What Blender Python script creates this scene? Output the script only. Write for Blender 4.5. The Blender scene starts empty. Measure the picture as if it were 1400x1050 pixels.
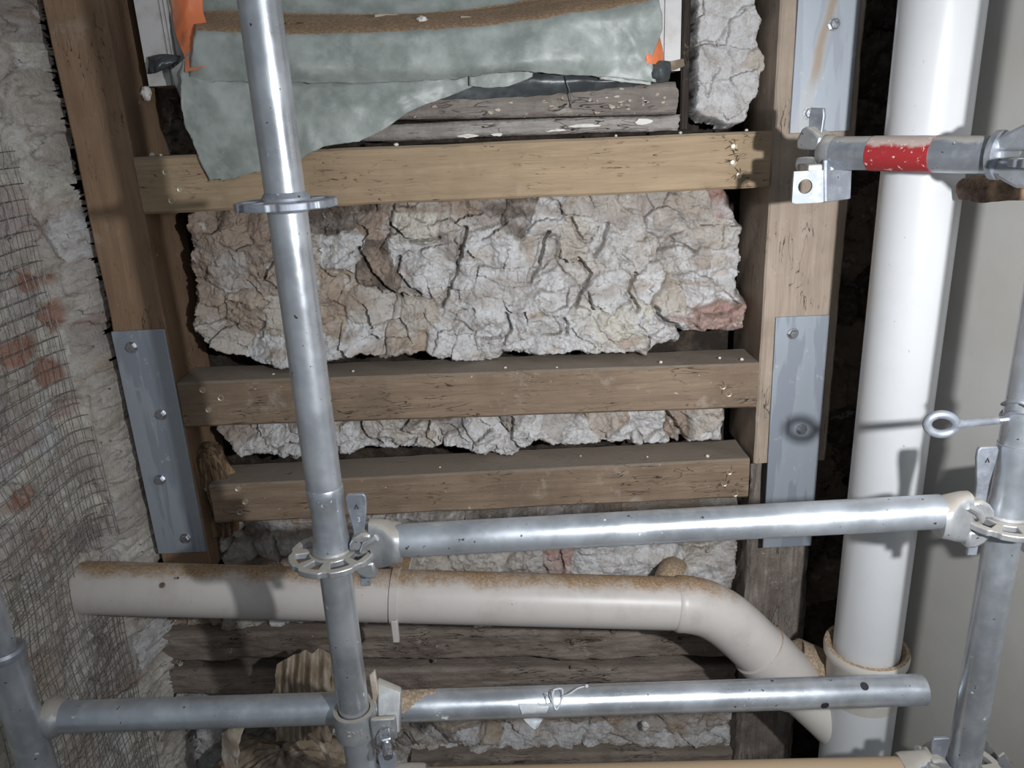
import bpy, math, random
import numpy as np
from mathutils import Vector

# ---------------------------------------------------------------- camera, world, lamp, exposure
SC = bpy.context.scene
COL = SC.collection
F, PITCH, ROLL, H = 1050.0, math.radians(18.2), math.atan2(152, 3193), 1.8
cam_d = bpy.data.cameras.new('camera'); cam = bpy.data.objects.new('camera', cam_d); COL.objects.link(cam)
cam_d.sensor_fit = 'HORIZONTAL'; cam_d.sensor_width = 36.0; cam_d.lens = 36.0 * F / 1400.0
cam_d.clip_start = 0.02
_f = Vector((0, math.cos(PITCH), -math.sin(PITCH))); _u = Vector((0, math.sin(PITCH), math.cos(PITCH))); _r = Vector((1, 0, 0))
_r2 = _r * math.cos(ROLL) + _u * (-math.sin(ROLL)); _u2 = _u * math.cos(ROLL) + _r * math.sin(ROLL)
from mathutils import Matrix
m = Matrix((( _r2.x, _u2.x, -_f.x, 0), (_r2.y, _u2.y, -_f.y, 0), (_r2.z, _u2.z, -_f.z, H), (0, 0, 0, 1)))
cam.matrix_world = m
SC.camera = cam

W_ = bpy.data.worlds.new('world'); SC.world = W_; W_.use_nodes = True
W_.node_tree.nodes['Background'].inputs[0].default_value = (0.80, 0.90, 1.0, 1)
W_.node_tree.nodes['Background'].inputs[1].default_value = 0.19

def area(name, loc, target, size, power, color):
    d = bpy.data.lights.new(name, 'AREA'); d.shape = 'DISK'; d.size = size; d.energy = power; d.color = color
    o = bpy.data.objects.new(name, d); COL.objects.link(o); o.location = loc
    o.rotation_euler = (Vector(target) - Vector(loc)).to_track_quat('-Z', 'Y').to_euler()
    return o
lamp = area('work_lamp', (0.43, 0.0, 1.795), (0.36, 1.35, 1.45), 0.035, 7.8, (0.965, 0.98, 1.0)); lamp.data.spread = math.radians(118)
area('fill_light', (0.9, -1.4, 2.7), (-0.3, 1.3, 1.2), 1.6, 9.0, (0.90, 0.95, 1.0))  # added soft fill behind the camera, brightens the left wall
SC.view_settings.view_transform = 'Standard'; SC.view_settings.look = 'None'
SC.view_settings.exposure = 0.0; SC.view_settings.gamma = 1.0; SC.view_settings.use_curve_mapping = False

# ---------------------------------------------------------------- measuring
def _ray(x, y):
    dx, dy = x - 700, y - 525
    a = dx * math.cos(ROLL) - dy * math.sin(ROLL); b = dx * math.sin(ROLL) + dy * math.cos(ROLL)
    return a / F, -b / F
def P(x, y, Y):
    """a point measured in the photograph, on the vertical plane at distance Y from the camera"""
    v, u = _ray(x, y); z = Y / (math.cos(PITCH) + u * math.sin(PITCH))
    return Vector((v * z, Y, H + z * (-math.sin(PITCH) + u * math.cos(PITCH))))
def PX(x, y, X):
    """the same on a side wall: the plane at X"""
    v, u = _ray(x, y); z = X / v
    return Vector((X, z * (math.cos(PITCH) + u * math.sin(PITCH)), H + z * (-math.sin(PITCH) + u * math.cos(PITCH))))

# ---------------------------------------------------------------- numpy noise
def _hash(ix, iy, s):
    h = (ix.astype(np.int64) * 374761393 + iy.astype(np.int64) * 668265263 + s * 1274126177) & 0xffffffff
    h = ((h ^ (h >> 13)) * 1274126177) & 0xffffffff
    h = ((h ^ (h >> 15)) * 2246822519) & 0xffffffff
    return ((h ^ (h >> 16)) & 0xffffff) / float(0xffffff)
def vn(x, y, s=0):
    x = np.asarray(x, float); y = np.asarray(y, float)
    ix = np.floor(x); iy = np.floor(y); fx = x - ix; fy = y - iy
    fx = fx * fx * fx * (fx * (fx * 6 - 15) + 10); fy = fy * fy * fy * (fy * (fy * 6 - 15) + 10)
    a = _hash(ix, iy, s); b = _hash(ix + 1, iy, s); c = _hash(ix, iy + 1, s); d = _hash(ix + 1, iy + 1, s)
    return (a + (b - a) * fx + (c - a) * fy + (a - b - c + d) * fx * fy) * 2 - 1
def fbm(x, y, s=0, o=5, g=0.5):
    t = 0; a = 1.0; n = 0
    for k in range(o):
        t = t + a * vn(x, y, s + k * 17); n += a; a *= g
        x, y = (x * 1.62 - y * 1.17) + 3.1, (x * 1.17 + y * 1.62) + 1.7
    return t / n
def ridge(x, y, s=0, o=4):
    t = 0; a = 1.0; n = 0
    for k in range(o):
        t = t + a * (1 - np.abs(vn(x, y, s + k * 13)) * 2); n += a; a *= .5
        x, y = (x * 1.62 - y * 1.17) + 5.1, (x * 1.17 + y * 1.62) + 2.7
    return t / n
def worley(x, y, s=0):
    ix = np.floor(x); iy = np.floor(y)
    f1 = np.full(x.shape, 9.0); f2 = np.full(x.shape, 9.0)
    dx1 = np.zeros(x.shape); dy1 = np.zeros(x.shape); r1 = np.zeros(x.shape); r2 = np.zeros(x.shape)
    for i in (-1, 0, 1):
        for j in (-1, 0, 1):
            cx = ix + i; cy = iy + j
            qx = cx + .5 + (_hash(cx, cy, s) - .5) * .9 - x; qy = cy + .5 + (_hash(cx, cy, s + 5) - .5) * .9 - y
            d = np.hypot(qx, qy); near = d < f1
            f2 = np.where(near, f1, np.minimum(f2, d)); f1 = np.where(near, d, f1)
            dx1 = np.where(near, -qx, dx1); dy1 = np.where(near, -qy, dy1)
            r1 = np.where(near, _hash(cx, cy, s + 9) * 2 - 1, r1); r2 = np.where(near, _hash(cx, cy, s + 11) * 2 - 1, r2)
    return f1, f2, dx1, dy1, r1, r2
def sst(a, b, x):
    t = np.clip((x - a) / (b - a), 0, 1); return t * t * (3 - 2 * t)
def poly_sdf(x, y, poly):
    """signed distance, positive inside"""
    d = np.full(x.shape, 1e9); ins = np.zeros(x.shape, bool); n = len(poly)
    for i in range(n):
        ax, ay = poly[i]; bx, by = poly[(i + 1) % n]
        ex, ey = bx - ax, by - ay; L = ex * ex + ey * ey + 1e-12
        t = np.clip(((x - ax) * ex + (y - ay) * ey) / L, 0, 1)
        d = np.minimum(d, np.hypot(x - ax - ex * t, y - ay - ey * t))
        c = ((ay > y) != (by > y)) & (x < ex * (y - ay) / (ey if abs(ey) > 1e-12 else 1e-12) + ax)
        ins ^= c
    return np.where(ins, d, -d)

# ---------------------------------------------------------------- materials
class NT:
    def __init__(s, name):
        s.m = bpy.data.materials.new(name); s.m.use_nodes = True; s.t = s.m.node_tree
        s.b = s.t.nodes['Principled BSDF']
        s.geo = s.t.nodes.new('ShaderNodeNewGeometry')
    def put(s, sock, v):
        if isinstance(v, bpy.types.NodeSocket): s.t.links.new(v, sock)
        elif isinstance(v, (tuple, list)) and len(v) == 3 and sock.type == 'RGBA': sock.default_value = (*v, 1)
        else: sock.default_value = v
    def pos(s, sc=(1, 1, 1), obj=False):
        n = s.t.nodes.new('ShaderNodeVectorMath'); n.operation = 'MULTIPLY'
        if obj:
            tc = s.t.nodes.new('ShaderNodeTexCoord'); s.put(n.inputs[0], tc.outputs['Object'])
        else: s.put(n.inputs[0], s.geo.outputs['Position'])
        n.inputs[1].default_value = sc; return n.outputs[0]
    def noise(s, scale, detail=4, rough=.55, vec=None, dist=0.0):
        n = s.t.nodes.new('ShaderNodeTexNoise'); n.inputs['Scale'].default_value = scale; n.inputs['Detail'].default_value = detail
        n.inputs['Roughness'].default_value = rough; n.inputs['Distortion'].default_value = dist
        s.put(n.inputs['Vector'], vec if vec is not None else s.geo.outputs['Position']); return n.outputs['Fac']
    def voro(s, scale, vec=None, feature='F1', out='Distance'):
        n = s.t.nodes.new('ShaderNodeTexVoronoi'); n.feature = feature; n.inputs['Scale'].default_value = scale
        s.put(n.inputs['Vector'], vec if vec is not None else s.geo.outputs['Position']); return n.outputs[out]
    def rng(s, v, a, b, c=0.0, d=1.0):
        n = s.t.nodes.new('ShaderNodeMapRange'); n.interpolation_type = 'SMOOTHSTEP'
        s.put(n.inputs[0], v); n.inputs[1].default_value = a; n.inputs[2].default_value = b
        n.inputs[3].default_value = c; n.inputs[4].default_value = d; return n.outputs[0]
    def mix(s, f, a, b, mode='MIX'):
        n = s.t.nodes.new('ShaderNodeMix'); n.data_type = 'RGBA'; n.blend_type = mode
        s.put(n.inputs[0], f); s.put(n.inputs[6], a); s.put(n.inputs[7], b); return n.outputs[2]
    def math(s, op, a, b=0.0):
        n = s.t.nodes.new('ShaderNodeMath'); n.operation = op; s.put(n.inputs[0], a); s.put(n.inputs[1], b); return n.outputs[0]
    def nz(s):
        n = s.t.nodes.new('ShaderNodeSeparateXYZ'); s.put(n.inputs[0], s.geo.outputs['Normal']); return n.outputs['Z']
    def attr(s, name):
        n = s.t.nodes.new('ShaderNodeAttribute'); n.attribute_name = name; return n.outputs['Color']
    def bump(s, h, st=.5, d=.002):
        n = s.t.nodes.new('ShaderNodeBump'); n.inputs['Strength'].default_value = st; n.inputs['Distance'].default_value = d
        s.put(n.inputs['Height'], h); s.put(s.b.inputs['Normal'], n.outputs[0]); return n
    def set(s, col=None, rough=None, metal=None, spec=None):
        if col is not None: s.put(s.b.inputs['Base Color'], col)
        if rough is not None: s.put(s.b.inputs['Roughness'], rough)
        if metal is not None: s.put(s.b.inputs['Metallic'], metal)
        if spec is not None: s.put(s.b.inputs['Specular IOR Level'], spec)
        return s.m
DUST = (.42, .31, .20)
def galv(name, base=(.58, .62, .67), dust=.6, dlo=.95, rough=.33, dcol=(.42, .31, .20)):
    n = NT(name)
    sp = n.noise(60, 3, .6); big = n.noise(9, 4, .6)
    c = n.mix(n.rng(big, .35, .7), tuple(v * .78 for v in base), tuple(min(1, v * 1.15) for v in base))
    c = n.mix(n.rng(sp, .45, .7, 0, .35), c, (.72, .75, .78))
    splash = n.rng(n.noise(38, 5, .65), .66, .72)
    c = n.mix(splash, c, (.74, .72, .68))
    dark = n.rng(n.noise(120, 2, .5), .70, .76)
    c = n.mix(dark, c, (.12, .11, .10))
    d = n.rng(n.math('ADD', n.nz(), n.math('MULTIPLY', n.math('SUBTRACT', n.noise(22, 5, .7), .5), .9)), dlo, dlo + .35, 0, dust)
    c = n.mix(d, c, dcol)
    cover = n.math('MAXIMUM', d, splash)
    met = n.rng(cover, 0, 1, .72, 0.0)
    r = n.math('ADD', n.rng(big, .3, .7, rough - .06, rough + .12), n.math('MULTIPLY', cover, .5))
    n.bump(n.noise(90, 4, .6), .15, .001)
    return n.set(c, r, met)
def plastic(name, base, dust, thr, r=.3, dcol=DUST, stain=.25, w=.12):
    n = NT(name)
    c = n.mix(n.rng(n.noise(14, 5, .65), .45, .75, 0, stain), base, tuple(v * .6 for v in (base[0], base[1] * .95, base[2] * .9)))
    c = n.mix(n.rng(n.noise(70, 3, .6), .70, .76, 0, .6), c, (.25, .2, .16))
    d = n.rng(n.math('ADD', n.nz(), n.math('MULTIPLY', n.math('SUBTRACT', n.noise(16, 6, .75), .5), .7)), thr, thr + w, 0, dust)
    gr = n.mix(n.rng(n.noise(240, 2, .6), .4, .65), tuple(v * .72 for v in dcol), tuple(min(1, v * 1.18) for v in dcol))
    c = n.mix(d, c, gr)
    n.bump(n.math('ADD', n.math('MULTIPLY', n.noise(180, 4), d), n.math('MULTIPLY', n.noise(30, 4), .2)), .35, .002)
    return n.set(c, n.math('ADD', n.math('MULTIPLY', d, .55), r))
def timber(name, base, dark, axis, old=0.0, dusty=.0):
    n = NT(name)
    st = {'X': (1, 16, 16), 'Z': (16, 16, 1)}[axis]; st2 = {'X': (1, 30, 30), 'Z': (30, 30, 1)}[axis]
    st3 = {'X': (1, 7, 7), 'Z': (7, 7, 1)}[axis]
    g1 = n.noise(5, 6, .62, n.pos(st), .9); g2 = n.noise(16, 4, .6, n.pos(st2), .3); blot = n.noise(7, 5, .6)
    c = n.mix(n.rng(g1, .25, .78), dark, base)
    c = n.mix(n.rng(g2, .35, .7, 0, .18), c, tuple(v * .55 for v in dark))
    c = n.mix(n.rng(blot, .42, .68, 0, .5 + .3 * old), c, tuple(v * .75 for v in dark))
    c = n.mix(n.rng(n.noise(13, 6, .7), .58, .70, 0, .18 + .3 * old), c, (.55, .50, .43))
    fl = n.rng(n.noise(26, 3, .6, n.pos({'X': (1, 5, 5), 'Z': (5, 5, 1)}[axis])), .66, .72, 0, .55); c = n.mix(fl, c, tuple(v * .45 for v in dark))
    chk = n.noise(9, 3, .45, n.pos(st3), 1.6)
    crack = n.rng(n.math('ABSOLUTE', n.math('SUBTRACT', chk, .5)), 0, .012 + .012 * old, 1, 0)
    crack = n.math('MULTIPLY', crack, n.rng(n.noise(11, 2), .5, .62))
    c = n.mix(crack, c, (.03, .02, .015))
    if old: c = n.mix(n.rng(n.noise(60, 4, .7), .66, .72, 0, .8), c, (.62, .58, .52))
    if dusty:
        d = n.rng(n.math('ADD', n.nz(), n.math('MULTIPLY', n.math('SUBTRACT', n.noise(30, 5, .7), .5), .5)), .5, .9, 0, dusty)
        c = n.mix(d, c, (.26, .22, .18))
    n.bump(n.math('SUBTRACT', n.math('ADD', g2, n.math('MULTIPLY', n.noise(150, 3), .3 + old)), n.math('MULTIPLY', crack, 2.5)), .35 + .4 * old, .002)
    return n.set(c, .72, 0, .3)
def rubble_mat(name, dusty=.5):
    n = NT(name)
    c = n.attr('tint')
    v1 = n.noise(45, 6, .7)
    c = n.mix(n.rng(v1, .42, .68, 0, .55), c, (.40, .33, .27))
    c = n.mix(n.rng(n.noise(160, 4, .7), .55, .75, 0, .35), c, (.30, .25, .21))
    c = n.mix(n.rng(n.noise(28, 5, .65), .60, .68, 0, .5), c, (.80, .80, .80))
    d = n.rng(n.math('ADD', n.nz(), n.math('MULTIPLY', n.math('SUBTRACT', n.noise(40, 4, .7), .5), .6)), .45, 1.0, 0, dusty)
    c = n.mix(d, c, (.33, .28, .235))
    h = n.math('ADD', n.noise(110, 6, .72), n.math('MULTIPLY', n.noise(400, 3, .6), .35))
    n.bump(h, .95, .006)
    return n.set(c, .9, 0, .15)
M = {}
M['galv'] = galv('galvanised_steel')
M['galv_post'] = galv('galvanised_post', (.60, .63, .67), .35, .9, .30)
M['galv_dusty'] = galv('galvanised_dusty', (.52, .56, .62), .75, .55, .4, (.40, .36, .30)); M['galv_tan'] = galv('galvanised_under_dust', (.50, .54, .60), 1.0, .0, .4)
M['cast'] = galv('cast_steel', (.52, .53, .54), .7, .45, .45, (.40, .35, .28))
M['galv_plain'] = galv('galvanised_plate', (.40, .43, .49), .6, .8, .55)
M['stack'] = plastic('white_plastic', (.655, .665, .68), .9, .8, .28, DUST, .10)
M['hpipe'] = plastic('grey_white_plastic', (.60, .56, .53), 1.0, .74, .38, (.40, .27, .16), .35, .3)
M['branch'] = plastic('dusty_plastic', (.70, .66, .60), 1.0, .35, .4, (.46, .34, .23), .2)
M['rail1'] = timber('timber_rail_warm', (.45, .335, .215), (.34, .245, .155), 'X', 0, .7)
M['rail'] = timber('timber_rail_brown', (.325, .24, .168), (.205, .145, .10), 'X', .4, .9)
M['studL'] = timber('timber_stud_brown', (.335, .22, .14), (.25, .16, .10), 'Z', .05, .3)
M['studR'] = timber('timber_stud_pale', (.46, .375, .30), (.35, .275, .215), 'Z', .25, .3)
M['oldX'] = timber('old_timber', (.34, .285, .245), (.17, .13, .105), 'X', .9, .4)
M['oldZ'] = timber('old_post', (.36, .32, .28), (.17, .135, .115), 'Z', 1.0, .3)
M['cill'] = timber('painted_old_timber', (.34, .30, .27), (.20, .17, .15), 'X', .9, .3)
M['board'] = timber('crumbly_board', (.46, .43, .40), (.28, .25, .23), 'X', 1.0, .2)
M['dark'] = timber('blackened_timber', (.07, .05, .04), (.025, .018, .014), 'Z', .5, .1)
M['rubble'] = rubble_mat('lime_and_rubble', .55)
M['plasterL'] = rubble_mat('rough_plaster', .15)

n = NT('grey_steel_plate')
dr = n.noise(9, 3, .5, n.pos((4, 1, .5)), .3)
c = n.mix(n.rng(dr, .50, .56), (.37, .41, .46), (.29, .32, .37)); c = n.mix(n.rng(n.noise(60, 5, .7), .62, .70, 0, .6), c, (.55, .56, .56))
c = n.mix(n.rng(n.noise(8, 5, .7, n.pos((5, 1, 1))), .66, .74, 0, .8), c, (.42, .33, .22))
n.bump(n.noise(200, 3), .1, .001); M['plate'] = n.set(c, n.rng(dr, .4, .6, .48, .6), .3)
ra_, rb2_ = P(1140, 0, 1.345), P(1112, 105, 1.345); kx_ = (rb2_.x - ra_.x) / (rb2_.z - ra_.z)
n = NT('rust_streaked_plate')
dr = n.noise(9, 3, .5, n.pos((4, 1, .5)), .3)
c = n.mix(n.rng(dr, .50, .56), (.39, .43, .48), (.34, .37, .42)); c = n.mix(n.rng(n.noise(60, 5, .7), .62, .70, 0, .6), c, (.55, .56, .56))
sx = n.t.nodes.new('ShaderNodeSeparateXYZ'); n.put(sx.inputs[0], n.geo.outputs['Position'])
ln = n.math('SUBTRACT', sx.outputs['X'], n.math('ADD', n.math('MULTIPLY', sx.outputs['Z'], kx_), ra_.x - kx_ * ra_.z))
ln = n.math('ABSOLUTE', n.math('ADD', ln, n.math('MULTIPLY', n.math('SUBTRACT', n.noise(14, 3), .5), .02)))
rm = n.math('MULTIPLY', n.rng(ln, .002, .011, .95, 0), n.rng(sx.outputs['Z'], rb2_.z - .03, rb2_.z + .02))
c = n.mix(rm, c, (.27, .18, .11))
c = n.mix(n.rng(ln, .006, .016, .35, 0), c, (.50, .47, .42))
n.bump(n.noise(200, 3), .1, .001); M['plate_rust'] = n.set(c, .52, .3)
n = NT('bright_bolt_steel'); M['bolt'] = n.set(n.mix(n.rng(n.noise(300, 3), .4, .7), (.62, .64, .68), (.36, .36, .38)), .3, .9)
n = NT('brass_plated_screw'); M['screw'] = n.set((.62, .55, .42), .45, .6)
n = NT('wire'); M['wire'] = n.set(n.mix(n.rng(n.noise(90, 3), .4, .65), (.27, .27, .27), (.17, .14, .12)), .5, .5)
n = NT('masking_paper')
c = n.mix(n.rng(n.noise(16, 5, .6), .35, .68), (.24, .27, .25), (.385, .42, .395)); c = n.mix(n.rng(n.noise(42, 4, .6), .50, .72, 0, .4), c, (.46, .50, .48))
d = n.rng(n.math('ADD', n.nz(), n.math('MULTIPLY', n.math('SUBTRACT', n.noise(14, 5, .65), .5), .3)), .68, .80, 0, 1)
c = n.mix(d, c, n.mix(n.rng(n.noise(200, 3), .4, .65), (.30, .19, .11), (.46, .31, .19)))
n.bump(n.noise(24, 5, .6), .35, .004); M['paper'] = n.set(c, n.math('ADD', n.math('MULTIPLY', d, .4), .42))
n = NT('orange_plastic'); c = n.mix(n.rng(n.noise(20, 5), .4, .7), (.78, .22, .09), (.62, .30, .20)); n.bump(n.noise(30, 4), .5, .004); M['orange'] = n.set(c, .45)
n = NT('black_membrane'); c = n.mix(n.rng(n.noise(24, 5), .45, .75), (.055, .062, .066), (.14, .155, .16)); n.bump(n.noise(30, 4), .4, .003); M['membrane'] = n.set(c, .35)
n = NT('white_gloss_paint'); c = n.mix(n.rng(n.noise(30, 5), .45, .75, 0, .6), (.58, .57, .56), (.38, .34, .30)); n.bump(n.noise(30, 4), .2, .002); M['paint'] = n.set(c, .4)
n = NT('painted_plaster')
c = n.mix(n.rng(n.noise(4, 4), .35, .7), (.40, .385, .355), (.46, .45, .43)); c = n.mix(n.rng(n.noise(50, 5, .7), .68, .74, 0, .5), c, (.27, .24, .21))
n.bump(n.noise(35, 5), .12, .003); M['wall'] = n.set(c, .55)
n = NT('dark_earth'); c = n.mix(n.rng(n.noise(18, 6, .7), .4, .7), (.035, .026, .02), (.12, .09, .07)); n.bump(n.noise(40, 6, .7), 1, .02); M['earth'] = n.set(c, .95)
n = NT('concrete_floor'); c = n.mix(n.rng(n.noise(6, 6, .7), .4, .7), (.24, .21, .18), (.34, .30, .26)); n.bump(n.noise(40, 6, .7), .4, .01); M['floor'] = n.set(c, .9)
n = NT('rotten_wood'); g = n.noise(9, 6, .7, n.pos((10, 10, 1)), 1.2); c = n.mix(n.rng(g, .4, .62), (.10, .06, .04), (.36, .24, .13)); c = n.mix(n.rng(n.noise(50, 4), .6, .7), c, (.50, .40, .27)); n.bump(g, 1, .01); M['rot'] = n.set(c, .9)
n = NT('red_tape')
top = n.rng(n.math('ADD', n.nz(), n.math('MULTIPLY', n.math('SUBTRACT', n.noise(40, 5, .7), .5), .8)), .35, .62)
c = n.mix(top, (.34, .028, .032), (.50, .40, .36)); c = n.mix(n.rng(n.noise(60, 5, .7, n.pos((1, 2, 2))), .60, .66), c, (.72, .62, .58)); M['tape'] = n.set(c, .45)
n = NT('brown_paper_waste'); c = n.mix(n.rng(n.noise(16, 6, .65, n.pos((3, 3, 1))), .40, .66), (.25, .19, .13), (.43, .36, .285)); n.bump(n.noise(60, 5), .5, .003); M['waste'] = n.set(c, .85)
n = NT('pale_torn_paper'); c = n.mix(n.rng(n.noise(20, 5, .65), .40, .7), (.40, .32, .24), (.60, .55, .47)); n.bump(n.noise(60, 5), .5, .003); M['torn'] = n.set(c, .85)
n = NT('rusty_mud'); c = n.mix(n.rng(n.noise(40, 5, .65), .40, .7), (.10, .065, .045), (.30, .20, .13)); n.bump(n.noise(60, 5), 1, .006); M['mud'] = n.set(c, .9)
n = NT('chalk'); c = n.mix(n.rng(n.noise(60, 5, .65), .40, .7), (.78, .75, .70), (.60, .55, .48)); n.bump(n.noise(120, 5), .8, .003); M['chalk'] = n.set(c, .9)
n = NT('clear_tape'); c = n.mix(n.rng(n.noise(60, 5, .65), .40, .7), (.55, .58, .60), (.75, .77, .78)); M['film'] = n.set(c, .25)
n = NT('grey_mortar'); c = n.mix(n.rng(n.noise(40, 5, .65), .40, .7), (.22, .23, .21), (.36, .34, .31)); n.bump(n.noise(60, 5), .8, .004); M['mortar'] = n.set(c, .9)
M['dustcap'] = plastic('dust_caked_plastic', (.66, .62, .56), 1.0, -.3, .5, (.42, .32, .23), .2)
n = NT('ink_hole_shade'); M['ink_hole_shade'] = n.set((.02, .02, .025), .6)

# ---------------------------------------------------------------- mesh builder
class MB:
    def __init__(s): s.v = []; s.f = []
    def add(s, vs, fs):
        k = len(s.v); s.v += [tuple(v) for v in vs]; s.f += [tuple(i + k for i in f) for f in fs]; return s
    def sweep(s, path, rad, n=12, cap=True, closed=False):
        path = [Vector(p) for p in path]; m_ = len(path)
        rad = rad if isinstance(rad, (list, tuple)) else [rad] * m_
        vs = []; up = None
        for i, p in enumerate(path):
            a = path[(i - 1) % m_] if (i or closed) else p; b = path[(i + 1) % m_] if (i < m_ - 1 or closed) else p
            t = (b - a); t = t.normalized() if t.length > 1e-9 else Vector((0, 0, 1))
            if up is None: up = Vector((0, 0, 1)) if abs(t.z) < .9 else Vector((0, 1, 0))
            side = t.cross(up).normalized(); up = side.cross(t).normalized()
            for k in range(n):
                q = 2 * math.pi * k / n; vs.append(p + (side * math.cos(q) + up * math.sin(q)) * rad[i])
        fs = []
        for i in range(m_ if closed else m_ - 1):
            j = (i + 1) % m_
            for k in range(n): l = (k + 1) % n; fs.append((i * n + k, i * n + l, j * n + l, j * n + k))
        if cap and not closed: fs.append(tuple(range(n))[::-1]); fs.append(tuple((m_ - 1) * n + k for k in range(n)))
        return s.add(vs, fs)
    def lathe(s, p, d, prof, n=32, cap=True):
        """prof: (distance along d, radius)"""
        p = Vector(p); d = Vector(d).normalized(); up = Vector((0, 0, 1)) if abs(d.z) < .9 else Vector((0, 1, 0))
        a = d.cross(up).normalized(); b = a.cross(d).normalized(); vs = []
        for t, r in prof:
            for k in range(n): q = 2 * math.pi * k / n; vs.append(p + d * t + (a * math.cos(q) + b * math.sin(q)) * r)
        fs = [(i * n + k, i * n + (k + 1) % n, (i + 1) * n + (k + 1) % n, (i + 1) * n + k) for i in range(len(prof) - 1) for k in range(n)]
        if cap:
            if prof[0][1] > 1e-5: fs.append(tuple(range(n))[::-1])
            if prof[-1][1] > 1e-5: fs.append(tuple((len(prof) - 1) * n + k for k in range(n)))
        return s.add(vs, fs)
    def prism(s, pts, off):
        """pts: a flat polygon of 3-D points, off: extrusion vector"""
        n = len(pts); pts = [Vector(p) for p in pts]; off = Vector(off)
        return s.add(pts + [p + off for p in pts], [tuple(range(n))[::-1], tuple(range(n, 2 * n))] + [(i, (i + 1) % n, n + (i + 1) % n, n + i) for i in range(n)])
    def box(s, a, b):
        (x0, y0, z0), (x1, y1, z1) = a, b
        return s.prism([(x0, y0, z0), (x1, y0, z0), (x1, y0, z1), (x0, y0, z1)], (0, y1 - y0, 0))
WLOC = {}
def finish(name, vs, fs, mat, parent=None, smooth=True, ang=35, bevel=0, solid=0, base=None, cols=None, sub=0):
    vs = np.array([tuple(v) for v in vs], float) if not isinstance(vs, np.ndarray) else vs
    lo = vs.min(0); hi = vs.max(0)
    loc = np.array(base if base is not None else ((lo[0] + hi[0]) / 2, (lo[1] + hi[1]) / 2, lo[2]))
    me = bpy.data.meshes.new(name)
    me.from_pydata((vs - loc).tolist(), [], fs if isinstance(fs, list) else fs.tolist()); me.update()
    if smooth:
        me.shade_smooth(); me.set_sharp_from_angle(angle=math.radians(ang))
    me.materials.append(M[mat])
    if cols is not None:
        a = me.color_attributes.new('tint', 'FLOAT_COLOR', 'POINT'); c4 = np.ones((len(vs), 4)); c4[:, :3] = cols
        a.data.foreach_set('color', c4.ravel())
    o = bpy.data.objects.new(name, me); COL.objects.link(o); WLOC[o.name] = loc
    if parent is not None:
        o.parent = parent; o.location = loc - WLOC[parent.name]
    else: o.location = loc
    if bevel:
        b = o.modifiers.new('b', 'BEVEL'); b.width = bevel; b.segments = 2; b.limit_method = 'ANGLE'; b.angle_limit = math.radians(40)
    if solid:
        b = o.modifiers.new('s', 'SOLIDIFY'); b.thickness = solid; b.offset = 0
    if sub:
        b = o.modifiers.new('u', 'SUBSURF'); b.levels = sub; b.render_levels = sub
    return o
def mk(name, mb, mat, parent=None, **k): return finish(name, mb.v, mb.f, mat, parent, **k)
def empty(name, loc, parent=None):
    o = bpy.data.objects.new(name, None); COL.objects.link(o); WLOC[o.name] = np.array(loc, float)
    o.empty_display_size = .05
    if parent is not None: o.parent = parent; o.location = WLOC[o.name] - WLOC[parent.name]
    else: o.location = loc
    return o
def tag(o, label, cat, group=None):
    o['label'] = label; o['category'] = cat
    if group: o['group'] = group
    return o
def structure(o, label=None, cat='wall'):
    o['kind'] = 'structure'
    if label: o['label'] = label; o['category'] = cat
    return o

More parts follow.
